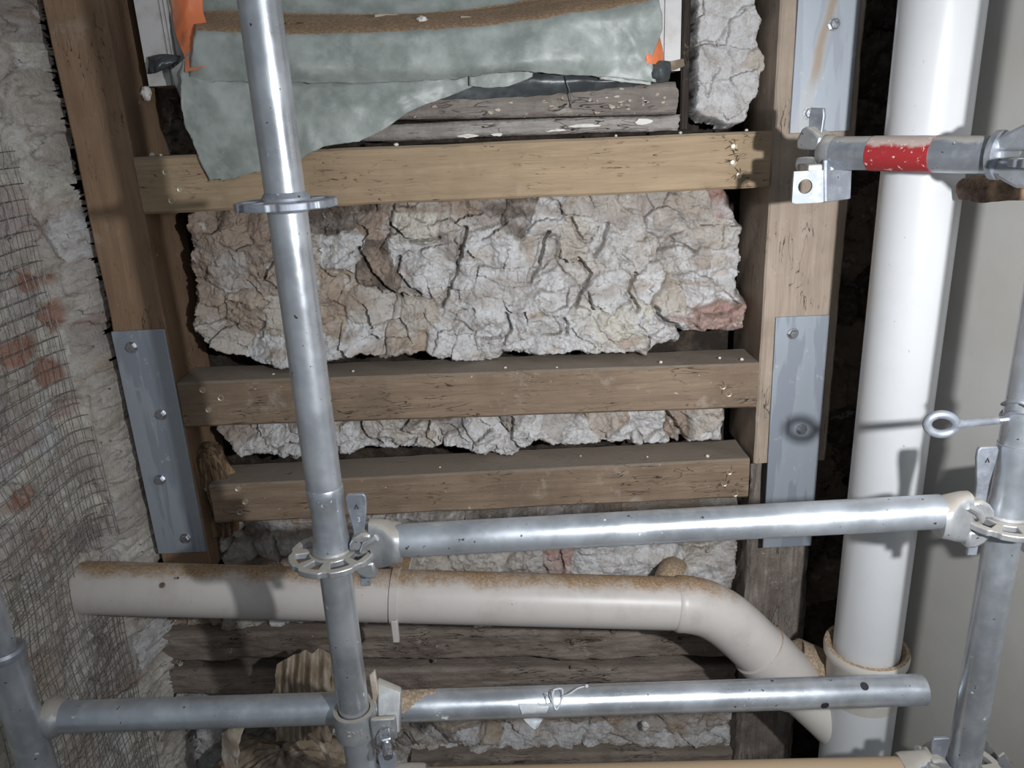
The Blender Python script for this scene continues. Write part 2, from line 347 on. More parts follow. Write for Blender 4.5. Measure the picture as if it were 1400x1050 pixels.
# ---------------------------------------------------------------- timber builder
def timber_mesh(p0, p1, w, d, amp=.0006, bev=.003, seed=1, nl=None, k=8, chamf0=None, rough_end=0):
    """squared timber whose axis runs p0 -> p1; w: size across in the wall plane, d: depth along +Y"""
    p0 = Vector(p0); p1 = Vector(p1); ax = (p1 - p0); L = ax.length; ax.normalize()
    yv = Vector((0, 1, 0)); wv = ax.cross(yv).normalized() * -1
    nl = nl or max(8, int(L / .012))
    prof = []
    def seg(a, b, n):
        for i in range(n): t = i / n; prof.append((a[0] + (b[0] - a[0]) * t, a[1] + (b[1] - a[1]) * t))
    hw, hd = w / 2, d / 2
    seg((-hw + bev, -hd), (hw - bev, -hd), k); seg((hw - bev, -hd), (hw, -hd + bev), 2); seg((hw, -hd + bev), (hw, hd - bev), k); seg((hw, hd - bev), (hw - bev, hd), 2)
    seg((hw - bev, hd), (-hw + bev, hd), k); seg((-hw + bev, hd), (-hw, hd - bev), 2); seg((-hw, hd - bev), (-hw, -hd + bev), k); seg((-hw, -hd + bev), (-hw + bev, -hd), 2)
    prof = np.array(prof); n = len(prof)
    ts = np.linspace(0, 1, nl + 1); per = np.arange(n) / n
    T, Q = np.meshgrid(ts * L, np.arange(n), indexing='ij')
    qa = Q / n * 2 * (w + d)
    # periodic-ish noise by using the profile position itself
    ax_, ay_ = prof[:, 0][Q], prof[:, 1][Q]
    dn = amp * (fbm(T * 9 + seed * 7.3 + ay_ * 11, ax_ * 26 + seed, seed, 4) * 1.5 + .5 * fbm(T * 40 + ay_ * 60, ax_ * 90 + seed, seed + 3, 3))
    r = np.hypot(ax_, ay_) + 1e-9
    A = ax_ * (1 + dn / r * 1.6); B = ay_ * (1 + dn / r * 1.6)
    TT = T.copy()
    if rough_end:
        e = rough_end * (fbm(ax_ * 40, ay_ * 40 + seed, seed + 8, 4))
        TT[0] = e[0] ; TT[-1] = L + e[-1]
    if amp > .002:
        wob = fbm(T * 4, T * 0 + seed, seed + 20, 3) * amp * 1.2; A = A + wob; B = B + fbm(T * 4, T * 0 + seed, seed + 30, 3) * amp * .5
    X = np.array(p0)[None, None, :] + TT[..., None] * np.array(ax) + A[..., None] * np.array(wv) + B[..., None] * np.array(yv)
    vs = X.reshape(-1, 3)
    fs = []
    for i in range(nl):
        for j in range(n): l = (j + 1) % n; fs.append((i * n + j, i * n + l, (i + 1) * n + l, (i + 1) * n + j))
    c0 = len(vs); vs = np.vstack([vs, X[0].mean(0), X[-1].mean(0)])
    for j in range(n): l = (j + 1) % n; fs.append((c0, l, j)); fs.append((c0 + 1, nl * n + j, nl * n + l))
    return vs, fs
def timber_obj(name, p0, p1, w, d, mat, parent=None, **k):
    sm = k.pop('ang', 35)
    vs, fs = timber_mesh(p0, p1, w, d, **k)
    return finish(name, vs, fs, mat, parent, ang=sm)

# ---------------------------------------------------------------- rubble builder
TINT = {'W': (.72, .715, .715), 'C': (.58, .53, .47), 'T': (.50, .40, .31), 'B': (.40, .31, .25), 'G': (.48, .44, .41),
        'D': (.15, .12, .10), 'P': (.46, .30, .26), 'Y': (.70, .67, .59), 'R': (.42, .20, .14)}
def rubble(parent, mapf, u0, u1, v0, v1, res, seeds, outline=None, seed=1, depth=.07, roll=.016, rag=.005,
           amp=1.0, smear=.5, mat='rubble', blobs=(), crack=1.0, cracks=(), bulge=.0045, hout=None):
    nu = int((u1 - u0) / res) + 1; nv = int((v1 - v0) / res) + 1
    U, V = np.meshgrid(np.linspace(u0, u1, nu), np.linspace(v0, v1, nv), indexing='ij')
    wu = U + .010 * fbm(U * 22, V * 22, seed, 4) + .003 * fbm(U * 90, V * 90, seed + 2, 3)
    wv = V + .010 * fbm(U * 22 + 9, V * 22 + 4, seed + 1, 4) + .003 * fbm(U * 90 + 5, V * 90, seed + 3, 3)
    f1 = np.full(U.shape, 9.0); f2 = np.full(U.shape, 9.0); idm = np.zeros(U.shape, int)
    for i, s in enumerate(seeds):
        an = s[5] if len(s) > 5 else 1.0
        d = np.hypot(wu - s[0], (wv - s[1]) * an) - (s[4] if len(s) > 4 else 0)
        near = d < f1; f2 = np.where(near, f1, np.minimum(f2, d)); f1 = np.where(near, d, f1); idm = np.where(near, i, idm)
    e = f2 - f1
    rs = random.Random(seed); hs_ = 0; ws_ = 0; S = np.array([(s[0], s[1], s[2], rs.uniform(-1, 1), rs.uniform(-1, 1)) for s in seeds])
    openn_ = sst(-.2, .5, fbm(U * 14 + 3, V * 14, seed + 40, 3))
    for i, q in enumerate(seeds):
        d = np.hypot(wu - q[0], (wv - q[1]) * (q[5] if len(q) > 5 else 1.0)) - (q[4] if len(q) > 4 else 0)
        w = np.exp(-np.clip(d - f1, 0, .1) / .0035); hs_ = hs_ + w * (q[2] + ((wu - q[0]) * S[i, 3] + (wv - q[1]) * S[i, 4]) * .18 * amp); ws_ = ws_ + w
    h = hs_ / ws_ + bulge * sst(0, .03, e) * (.35 + .65 * openn_) + amp * .012 * fbm(wu * 11 + 2, wv * 13, seed + 33, 3)
    openn = sst(-.05, .6, fbm(U * 14 + 3, V * 14, seed + 40, 3)) * crack
    h -= .022 * openn * (1 - sst(.0005, .0035 + .004 * openn, e))
    for sc_, am in ((20, .26), (52, .17), (115, .10)):
        w1, w2, dx, dy, r1, r2 = worley(wu * sc_ + seed, wv * sc_ * 1.15, seed + int(sc_))
        h += amp * am * (dx * r1 + dy * r2) / sc_ * 1.15
        ed = w2 - w1; gate = sst(.1, .5, fbm(U * 10, V * 10, seed + int(sc_) + 60, 2))
        h -= amp * .03 / sc_ * (1 - sst(0, .08, ed)) * (.1 + 1.6 * gate)
    h += amp * (.0068 * fbm(U * 30, V * 30, seed + 70, 5, .55) + .0022 * ridge(U * 75, V * 75, seed + 80, 3) + .0011 * fbm(U * 260, V * 260, seed + 90, 2))
    for (pts, wd, dp) in cracks:
        dmin = np.full(U.shape, 9.0)
        for (a, b) in zip(pts[:-1], pts[1:]):
            ex, ey = b[0] - a[0], b[1] - a[1]; t = np.clip(((wu - a[0]) * ex + (wv - a[1]) * ey) / (ex * ex + ey * ey + 1e-9), 0, 1)
            dmin = np.minimum(dmin, np.hypot(wu - a[0] - ex * t, wv - a[1] - ey * t))
        h -= dp * (1 - sst(wd * .35, wd, dmin))
    if hout is not None: hout.append((U, V, h))
    mask = np.ones(U.shape, bool)
    if outline is not None:
        sd = poly_sdf(U, V, outline) + rag * fbm(U * 45, V * 45, seed + 100, 4) * 1.6 + rag * .4 * ridge(U * 120, V * 120, seed + 7, 2)
        h = h - depth * (1 - np.sqrt(np.clip(sst(-.001, roll, sd), 0, 1)))
        mask = sd > -.002
    base = np.array([TINT[s[3]] for s in seeds])[idm]
    wh = np.array(TINT['W']); g = sst(-.25, .35, fbm(U * 16, V * 16, seed + 120, 5, .6)) * (smear(U, V) if callable(smear) else smear)
    col = base * (1 - g[..., None]) + wh * g[..., None]
    for (bu, bv, ru, rv, t, st) in blobs:
        q = np.hypot((U - bu) / ru, (V - bv) / rv) + .35 * fbm(U * 30, V * 30, seed + 130, 4)
        k = ((1 - sst(.6, 1.1, q)) * st)[..., None]; col = col * (1 - k) + np.array(TINT[t]) * k
    col *= (1 + .10 * fbm(U * 60, V * 60, seed + 140, 3))[..., None]
    X, Y, Z = mapf(U, V, h)
    pts = np.stack([X, Y, Z], -1).reshape(-1, 3); cols = np.clip(col, 0, 1).reshape(-1, 3)
    ii = np.arange((nu - 1) * (nv - 1)); a = (ii // (nv - 1)) * nv + ii % (nv - 1)
    quads = np.stack([a, a + nv, a + nv + 1, a + 1], -1)
    okf = mask.reshape(-1)[quads].all(1); fid = idm.reshape(-1)[a]
    for i in range(len(seeds)):
        q = quads[okf & (fid == i)]
        if len(q) < 12: continue
        uq, inv = np.unique(q, return_inverse=True)
        o = finish('stone', pts[uq], inv.reshape(-1, 4), mat, parent, cols=cols[uq], ang=70)
    return
def back_map(Yb):
    return lambda U, V, h: (U, Yb - h, V)
def pxs(lst, Y):
    r = []
    for t in lst:
        p = P(t[0], t[1], Y); r.append((p.x, p.z) + tuple(t[2:]))
    return r
def jitter_seeds(u0, u1, v0, v1, du, dv, seed, tints, off=.006, an=1.0):
    r = random.Random(seed); out = []; j = 0; v = v0
    while v < v1:
        u = u0 + (du / 2 if j % 2 else 0)
        while u < u1:
            out.append((u + r.uniform(-.3, .3) * du, v + r.uniform(-.3, .3) * dv, r.uniform(-off, off), r.choice(tints), r.uniform(0, .25) * du, an)); u += du
        v += dv; j += 1
    return out

# ================================================================ SETTING
o = mk('floor', MB().box((-2.2, -2.2, -.05), (2.2, 2.0, 0)), 'floor'); structure(o)
o = mk('wall_back', MB().box((-1.0, 1.56, 0), (.80, 1.66, 2.75)), 'earth'); structure(o)
WB = o
# right wall: painted plaster, comes forward obliquely
o = mk('wall_right', MB().prism([(.660, 1.25, 0), (.935, .56, 0), (1.04, .56, 0), (1.04, 1.56, 0), (.76, 1.56, 0)], (0, 0, 2.75)), 'wall'); structure(o)

# ---- rubble infill of the back wall, panel between first and second rail
S1 = [(275,300,0,'B'),(330,303,.004,'B',.004),(400,300,-.008,'D'),(460,296,-.012,'D'),(510,303,-.004,'B'),(565,305,.012,'Y',.010),(615,300,.002,'C'),(660,288,-.004,'G'),
 (715,288,-.008,'D'),(748,300,.004,'W'),(792,312,.008,'C',.006),(850,300,0,'G'),(900,288,0,'G'),(950,300,.002,'C'),(1003,280,-.006,'P'),(1000,318,.004,'C',.006),
 (275,345,0,'B'),(312,372,.004,'G',.006),(358,375,.004,'B'),(400,340,0,'C'),(425,402,.003,'C'),(470,350,.002,'W',.006),(462,390,0,'T'),(512,366,.010,'D',.006),(500,420,.002,'C',.006),
 (560,352,.006,'W'),(588,374,.008,'W',.008),(622,330,-.002,'G'),(662,345,.008,'W',.012),(650,420,.010,'W',.012),(700,380,.006,'W'),(742,352,-.004,'G'),(760,402,.006,'W',.010),
 (792,360,.002,'C',.004),(832,340,0,'G'),(830,402,.008,'W',.008),(872,350,.004,'C'),(890,385,.002,'W'),(940,352,0,'G',.006),(950,395,.004,'W',.006),(1002,352,.002,'W'),
 (975,432,.014,'P',.010,1.5),(1010,432,.014,'P',.008,1.5),(1003,390,0,'W'),(920,405,.004,'C'),
 (283,420,.004,'B'),(332,430,.002,'T',.006),(300,466,0,'C',.004),(382,440,.002,'C',.006),(372,482,.004,'W',.006),(440,440,0,'T'),(432,478,.004,'W',.006),(500,466,.003,'W',.006),
 (550,472,.006,'T',.003),(562,430,.004,'C'),(620,472,.008,'W',.006),(682,458,.006,'W',.008),(722,440,.004,'W'),(762,462,.008,'W',.006),(802,438,.006,'Y',.006),(850,450,.006,'Y',.008),(862,478,.006,'T'),(908,462,.004,'W')]
O1_ = [(245,262),(250,330),(249,372),(261,420),(257,450),(276,470),(302,486),(345,497),(395,502),(425,497),(452,494),(480,487),(530,487),(572,484),(602,494),(642,496),(684,496),(692,485),
 (712,484),(738,489),(768,486),(785,481),(812,486),(848,482),(888,489),(900,474),(930,470),(938,463),(1024,457),(1027,427),(1024,407),(1014,402),(1022,360),(1021,325),(1029,313),(1019,300),(1005,281),(1005,245),(245,262)]
O1 = [(a, b + (7 if b > 440 and a < 935 else 0)) for a, b in O1_]
Yp = 1.395
def cr(pts, wd, dp, Y=None):
    Y = Y or Yp
    return ([tuple((P(a, b, Y).x, P(a, b, Y).z)) for a, b in pts], wd, dp)
CR1 = [cr([(488,345),(505,370),(525,395),(543,408)], .006, .030), cr([(548,352),(540,375),(555,392),(572,402)], .005, .022), cr([(640,312),(634,335),(626,365),(614,400),(604,420)], .0055, .024),
       cr([(745,325),(738,355),(724,385)], .008, .026), cr([(792,352),(806,372),(800,392),(788,420)], .006, .024), cr([(830,315),(826,335),(818,350)], .007, .022), cr([(868,375),(856,402),(870,425)], .005, .022),
       cr([(532,310),(560,330),(600,325)], .004, .016), cr([(690,432),(694,450),(684,470)], .005, .022), cr([(372,348),(360,380)], .006, .02), cr([(770,440),(774,464)], .004, .018),
       cr([(892,425),(905,440),(925,448),(935,462)], .006, .030), cr([(780,300),(786,318),(800,328),(812,330)], .004, .015), cr([(905,345),(930,338),(955,345)], .004, .014)]
BL1 = []
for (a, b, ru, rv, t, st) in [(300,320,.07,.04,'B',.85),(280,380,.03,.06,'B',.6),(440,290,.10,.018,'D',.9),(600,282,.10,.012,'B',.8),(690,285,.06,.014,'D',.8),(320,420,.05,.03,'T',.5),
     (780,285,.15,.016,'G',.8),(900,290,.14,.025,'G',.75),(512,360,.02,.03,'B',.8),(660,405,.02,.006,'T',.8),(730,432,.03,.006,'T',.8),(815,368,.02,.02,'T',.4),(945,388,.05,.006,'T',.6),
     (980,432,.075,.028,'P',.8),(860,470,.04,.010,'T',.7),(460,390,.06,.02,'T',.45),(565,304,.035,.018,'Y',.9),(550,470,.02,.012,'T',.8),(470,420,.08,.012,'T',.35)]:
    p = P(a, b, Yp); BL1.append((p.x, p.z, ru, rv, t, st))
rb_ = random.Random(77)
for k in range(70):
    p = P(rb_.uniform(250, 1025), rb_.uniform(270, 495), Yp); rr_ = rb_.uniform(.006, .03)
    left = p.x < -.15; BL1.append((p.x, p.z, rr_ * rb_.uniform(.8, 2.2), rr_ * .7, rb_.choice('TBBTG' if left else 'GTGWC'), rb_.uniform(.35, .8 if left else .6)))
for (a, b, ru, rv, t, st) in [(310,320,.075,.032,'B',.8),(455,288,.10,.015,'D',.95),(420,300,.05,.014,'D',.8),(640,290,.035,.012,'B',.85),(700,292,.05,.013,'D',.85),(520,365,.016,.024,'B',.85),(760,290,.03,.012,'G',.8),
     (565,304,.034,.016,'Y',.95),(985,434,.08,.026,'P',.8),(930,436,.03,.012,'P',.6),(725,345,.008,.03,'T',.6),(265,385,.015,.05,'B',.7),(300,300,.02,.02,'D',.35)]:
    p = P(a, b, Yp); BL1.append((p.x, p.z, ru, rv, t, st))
ol = [(P(a, b, Yp).x, P(a, b, Yp).z) for a, b in O1]
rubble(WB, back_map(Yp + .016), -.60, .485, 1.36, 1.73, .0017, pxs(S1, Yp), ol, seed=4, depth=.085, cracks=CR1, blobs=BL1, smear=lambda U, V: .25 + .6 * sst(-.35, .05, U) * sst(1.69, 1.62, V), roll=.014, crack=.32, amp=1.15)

# ---- panel between second and third rail
S2 = [(305,583,-.006,'B'),(320,600,0,'C'),(345,618,.002,'W'),(385,595,.006,'W',.006),(395,622,0,'W'),(440,590,.006,'C',.006),(470,605,.004,'W',.006),(505,585,.004,'C',.006),(515,612,-.010,'W'),
 (545,590,.006,'C',.008),(585,600,.004,'Y',.006),(560,622,-.006,'W'),(610,585,-.008,'D'),(625,608,.004,'W',.004),(665,590,.008,'W',.008),(680,615,.008,'W',.008),(720,590,.006,'W',.006),(740,612,.002,'W'),
 (760,585,-.004,'G'),(790,605,.006,'W',.006),(830,582,.006,'T',.006),(850,605,.004,'W',.006),(890,585,.002,'W'),(905,605,-.002,'W'),(925,590,-.014,'B'),(965,580,.004,'C',.006),(975,600,.006,'W',.006),(700,575,0,'G')]
O2 = [(290,560),(285,590),(312,618),(330,628),(400,626),(470,624),(500,620),(560,617),(620,614),(650,622),(680,627),(705,628),(716,618),(736,612),(758,616),(790,611),(860,610),(905,609),(950,605),(993,602),(998,560),(998,540),(290,550)]
Yp = 1.405
ol = [(P(a, b + (4 if b > 600 else 0), Yp).x, P(a, b + (4 if b > 600 else 0), Yp).z) for a, b in O2]
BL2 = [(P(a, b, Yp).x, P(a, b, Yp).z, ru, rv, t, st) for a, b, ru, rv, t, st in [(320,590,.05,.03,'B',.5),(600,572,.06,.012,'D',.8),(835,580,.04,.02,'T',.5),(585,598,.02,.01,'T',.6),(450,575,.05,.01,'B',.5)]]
CR2 = [cr([(490,575),(493,590),(505,600),(520,610)], .006, .03), cr([(585,582),(578,600),(590,612)], .004, .02), cr([(915,570),(925,590),(940,605)], .009, .03), cr([(700,575),(695,600),(712,618)], .005, .02)]
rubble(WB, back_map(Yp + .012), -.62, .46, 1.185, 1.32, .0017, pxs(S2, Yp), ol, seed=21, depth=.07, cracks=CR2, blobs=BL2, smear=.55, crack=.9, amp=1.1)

# ---- panel under the third rail, down behind the soil pipe
S3 = [(305,735,.006,'G',.006),(330,750,.012,'G',.008),(365,742,.012,'G',.008),(400,735,.008,'G',.006),(318,720,.004,'C'),(350,722,-.006,'D'),(420,728,.008,'B',.004),(360,770,-.006,'B'),(410,765,0,'B'),(320,790,0,'B'),
 (540,720,-.004,'G'),(590,765,0,'C',.006),(640,760,.002,'C',.006),(690,765,.002,'C',.004),(725,770,0,'G'),(765,765,-.004,'P'),(800,768,.004,'W',.006),(860,755,.004,'W',.010),(910,760,.004,'W',.006),(950,750,.002,'C',.004),(960,790,.006,'W',.012),
 (1000,770,-.004,'G'),(1000,800,-.004,'G'),(700,720,-.006,'D'),(800,712,-.008,'D'),(900,712,-.004,'B'),(340,845,.004,'G',.010),(400,850,.004,'W',.010),(460,850,0,'G'),(520,850,0,'W'),(600,850,0,'G'),(660,850,.002,'W',.006),(740,850,0,'G'),(880,830,0,'G'),
 (200,840,-.006,'B',.006),(250,842,-.008,'B',.004),(290,845,-.01,'B')]
O3 = [(298,700),(298,740),(305,800),(170,800),(170,868),(330,868),(365,870),(395,862),(470,858),(540,862),(600,856),(700,858),(820,862),(1000,850),(1008,800),(1016,740),(1016,690)]
Yp = 1.42
ol = [(P(a, b, Yp).x, P(a, b, Yp).z) for a, b in O3]
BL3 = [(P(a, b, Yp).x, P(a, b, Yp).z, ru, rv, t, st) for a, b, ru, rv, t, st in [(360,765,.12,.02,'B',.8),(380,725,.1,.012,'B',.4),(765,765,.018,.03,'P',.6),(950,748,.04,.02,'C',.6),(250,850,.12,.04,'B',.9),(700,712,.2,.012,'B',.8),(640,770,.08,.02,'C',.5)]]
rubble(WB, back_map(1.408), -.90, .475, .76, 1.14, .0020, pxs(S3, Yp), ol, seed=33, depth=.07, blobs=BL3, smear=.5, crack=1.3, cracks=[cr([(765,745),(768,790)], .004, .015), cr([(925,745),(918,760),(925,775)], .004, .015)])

# ---- lowest panel between the old timbers
S4 = jitter_seeds(-.80, .50, .26, .64, .062, .045, 5, 'WWCGT', .006)
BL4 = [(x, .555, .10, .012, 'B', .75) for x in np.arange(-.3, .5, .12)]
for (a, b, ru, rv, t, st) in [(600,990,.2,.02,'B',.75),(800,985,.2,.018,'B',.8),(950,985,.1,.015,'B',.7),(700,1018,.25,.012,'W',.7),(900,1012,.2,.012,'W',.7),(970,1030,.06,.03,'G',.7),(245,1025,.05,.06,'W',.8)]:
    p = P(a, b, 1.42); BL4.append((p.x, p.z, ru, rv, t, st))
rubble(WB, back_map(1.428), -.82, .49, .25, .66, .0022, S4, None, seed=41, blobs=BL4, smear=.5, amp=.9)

# ---- big dressed stone at the top right, beside the window
S5 = [(965,30,0,'W',.01),(1010,60,.003,'W',.01),(975,95,.006,'W',.015),(1020,120,.006,'W',.015),(985,150,0,'W',.01),(1030,85,.004,'C'),(990,-40,0,'W',.02)]
O5 = [(946,-120),(946,60),(944,110),(946,150),(960,163),(985,174),(1015,174),(1024,165),(1028,140),(1040,115),(1047,95),(1044,75),(1037,58),(1040,30),(1036,0),(1036,-120)]
p5 = [(P(a, b, 1.41).x, P(a, b, 1.41).z) for a, b in O5]
SG = empty('dressed_stone', (float(np.mean([q[0] for q in p5])), 1.46, min(q[1] for q in p5)))
tag(SG, 'large pale broken stone standing between window frame and right timber stud', 'stone')
rubble(SG, back_map(1.40), .31, .48, 1.77, 2.16, .0016, pxs(S5, 1.41), p5, seed=55, depth=.06, smear=.9, crack=.2, amp=.55, roll=.009, bulge=.004,
       cracks=[cr([(946,62),(965,60),(978,62)], .003, .01, 1.41), cr([(952,115),(965,132),(978,100)], .0025, .006, 1.41)])
# stones in the dark gap behind the stack
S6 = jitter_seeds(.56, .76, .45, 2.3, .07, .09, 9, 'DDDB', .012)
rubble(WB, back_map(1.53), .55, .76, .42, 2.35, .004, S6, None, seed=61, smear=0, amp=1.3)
# dark stones left of the sheet, above the first rail
S7 = jitter_seeds(-.66, -.40, 1.74, 2.0, .07, .045, 12, 'DDBG', .012)
rubble(WB, back_map(1.50), -.66, -.40, 1.74, 2.0, .003, S7, None, seed=62, smear=.1, amp=1.4)

# ---- left wall: rough plaster on a curved return
RA = .055; YS = .62; LS = 1.255 - YS; LA = math.pi / 2 * RA; XW = -.80
def left_map(U, V, h):
    U = np.asarray(U, float); h = np.asarray(h, float)
    a = np.clip((U - LS) / RA, 0, math.pi / 2)
    nx, ny = np.cos(a), -np.sin(a)
    bx = np.where(U < LS, XW, np.where(U < LS + LA, XW + RA - RA * np.cos(a), XW + RA + (U - LS - LA)))
    by = np.where(U < LS, YS + U, np.where(U < LS + LA, YS + LS + RA * np.sin(a), YS + LS + RA))
    return bx + nx * h, by + ny * h, V
def PL(x, y):
    p = PX(x, y, XW); return (p.y - YS if p.y < 1.3 else LS + LA * min(1.0, (p.y - 1.26) / .09), p.z)
def PF(x, y):
    p = P(x, y, 1.30); return (LS + LA + (p.x - (XW + RA)), p.z)
SL = jitter_seeds(0, .80, .45, 2.3, .075, .075, 3, 'CYYWCG', .010)
WLS = mk('wall_left', MB().box((-1.0, .55, 0), (-.86, 1.56, 2.75)), 'earth'); structure(WLS)
HL = []
BLL = []
for (a, b, ru, rv, t, st) in [(20,480,.05,.03,'R',.85),(60,430,.03,.03,'R',.85),(55,510,.05,.03,'R',.85),(30,385,.05,.02,'R',.85),(15,290,.06,.05,'P',.5),(80,560,.04,.02,'P',.6),(20,610,.06,.03,'P',.5),(25,680,.05,.02,'R',.85),
     (60,740,.04,.03,'P',.5),(30,910,.06,.03,'P',.4),(110,640,.03,.03,'G',.7),(60,920,.04,.04,'T',.5),(150,960,.2,.02,'B',.6)]:
    q = PL(a, b); BLL.append((q[0], q[1], ru, rv, t, st))
for (a, b, ru, rv, t, st) in [(60,90,.02,.02,'P',.35),(130,510,.02,.02,'T',.7),(110,450,.03,.015,'P',.45),(10,5,.03,.02,'B',.7),(100,185,.015,.02,'G',.7),(175,700,.02,.04,'G',.7)]:
    q = PF(a, b); BLL.append((q[0], q[1], ru, rv, t, st))
oll = [(-.1, .40), (-.1, 2.4), (.722, 2.4), (.733, 2.05), (.724, 1.95), (.736, 1.86), (.726, 1.75), (.742, 1.66), (.730, 1.50), (.744, 1.40), (.734, 1.22), (.744, 1.10), (.742, 1.02), (.728, .98), (.72, .90), (.715, .4)]
rubble(WLS, left_map, 0, .80, .45, 2.3, .0026, SL, oll, seed=71, depth=.09, roll=.03, smear=.35, mat='plasterL', blobs=BLL, crack=.5, amp=.62, hout=HL, bulge=.005, rag=.008)

# ================================================================ TIMBERS
tag(timber_obj('timber_stud', (-.664, 1.435, .99), (-.664, 1.435, 2.7), .095, .17, 'studL', seed=3, amp=.0008), 'brown vertical timber stud on the left, beside the rough plaster wall', 'timber post', 'timber studs')
tag(timber_obj('timber_stud', (.527, 1.435, 1.172), (.527, 1.435, 2.7), .138, .17, 'studR', seed=8, amp=.0012), 'pale vertical timber stud on the right, with checks and worn edge', 'timber post', 'timber studs')
tag(timber_obj('old_post', (.529, 1.440, 0), (.529, 1.440, 1.170), .128, .12, 'oldZ', seed=12, amp=.004, bev=.008, k=16, nl=220), 'weathered grey old post under the right stud, split along the grain', 'timber post')
def screw(pt, parent, r=.0060):
    b = MB().lathe((pt.x, pt.y, pt.z), (0, -1, 0), [(-.004, r), (.0008, r), (.0016, r * .92), (.0012, r * .7), (.0002, r * .55), (.0004, r * .3), (.0004, 1e-6)], 18, False)
    mk('screw', b, 'screw', parent)
def rail(pa, pb, zc, h, mat, label, scr, seed):
    (xa, za), (xb, zb) = pa, pb
    o = timber_obj('timber_rail', (xa, 1.40, za), (xb, 1.40, zb), h, .10, mat, seed=seed, amp=.0009, bev=.004)
    tag(o, label, 'timber rail', 'horizontal timber rails')
    for (a, b) in scr: p = P(a, b, 1.3505); screw(p, o)
    return o
R1 = rail((-.616, 1.740), (.457, 1.735), 0, .094, 'rail1', 'topmost timber rail, warm golden brown, directly below the draped paper sheet', [(227,235),(247,259),(235,274),(1003,200),(1002,222),(1010,239)], 15)
R2 = rail((-.616, 1.345), (.457, 1.330), 0, .088, 'rail', 'middle timber rail, grey-brown, under the big rubble infill panel', [(277,533),(302,544),(285,560),(988,528),(996,538)], 25)
R3 = rail((-.592, 1.139), (.450, 1.141), 0, .082, 'rail', 'lowest timber rail, brown, just above the upper scaffold tube', [(325,668),(335,686),(328,700),(997,645),(990,661),(1005,675)], 36)
# gouged splinters round the right hand screws
for o_, pts_ in ((R1, [(1003,200),(1002,222),(1010,239)]), (R3, [(997,645),(990,661),(1005,675)]), (R2, [(990,529)])):
    for i, (a, b) in enumerate(pts_):
        p = P(a, b, 1.350); r = random.Random(a + b); mb = MB()
        for k in range(5):
            q = r.uniform(0, 6.28); l = r.uniform(.005, .011); c = Vector((p.x + math.cos(q) * .006, 1.3495, p.z + math.sin(q) * .005)); d = Vector((math.cos(q + .6) * l, -.0015, math.sin(q + .6) * l))
            mb.sweep([c - d * .3, c + d * .3, c + d], [.0006, .0011, .0002], 5)
        mk('splinter', mb, 'rot', o_)

def plate(name, x0, x1, z0, z1, bolts, label, tilt=0.0, mat='plate'):
    b = MB().prism([(x0 , 1.3445, z0), (x1, 1.3445, z0), (x1 - tilt, 1.3445, z1), (x0 - tilt, 1.3445, z1)], (0, .005, 0))
    o = mk(name, b, mat, bevel=.0012); tag(o, label, 'steel plate', 'bolted steel plates')
    for (a, c) in bolts:
        p = P(a, c, 1.343)
        w = MB().lathe((p.x, 1.3445, p.z), (0, -1, 0), [(0, .0105), (.0018, .0105), (.0018, .004)], 28, False)
        bo = mk('bolt', MB().lathe((p.x, 1.3425, p.z), (0, -1, 0), [(0, .0085), (.0050, .0085), (.0064, .0070), (.0066, .0001)], 6, False), 'bolt', o, smooth=False)
        mk('washer', w, 'bolt', bo)
    return o
plate('steel_plate', -.7125, -.617, 1.040, 1.492, [(180,475),(220,567),(219,656),(254,736)], 'long grey steel plate with four bolts on the left stud')
plate('steel_plate', .484, .581, .989, 1.460, [(1084,456),(1096,587)], 'grey steel plate with two bolts on the lower end of the right stud', .003)
plate('steel_plate', .484, .584, 1.775, 2.55, [(1140,33),(1106,155)], 'rust-streaked pale grey steel plate at the top of the right stud', mat='plate_rust')
# old timbers
def old(name, a, b, hpx, Y, d, mat, label, seed, cat='timber beam', amp=.005, group='old blackened timbers', rise=0):
    pa = P(a[0], a[1], Y); pb = P(b[0], b[1], Y)
    o = timber_obj(name, (pa.x, Y + d / 2, pa.z - hpx / 2), (pb.x, Y + d / 2, pb.z - hpx / 2), hpx, d, mat, seed=seed, amp=amp, bev=.006, k=14, nl=260, rough_end=.01, ang=60)
    return tag(o, label, cat, group)
old('old_beam', (178, 867), (1008, 862), .068, 1.375, .13, 'oldX', 'old knotty horizontal timber beam directly under the soil pipe', 31, amp=.0035)
old('old_beam', (182, 918), (1008, 913), .066, 1.383, .13, 'oldX', 'second old timber beam, just behind the top of the loose lower scaffold tube', 42, amp=.003)
old('old_beam', (560, 1036), (1008, 1030), .10, 1.40, .12, 'oldX', 'brown old timber at the bottom edge, under the white plaster strip', 47, amp=.004)
# cill over the first rail
cs = old('window_cill', (300, 128), (926, 112), .050, 1.372, .14, 'cill', 'old window cill timber with flaking paint under the masking paper sheet', 51, 'window cill', .0022, None)
ci = old('cill_board', (300, 176), (930, 157), .026, 1.385, .12, 'board', 'thin crumbling board with white flakes between window cill and top rail', 53, 'board', .003, None)
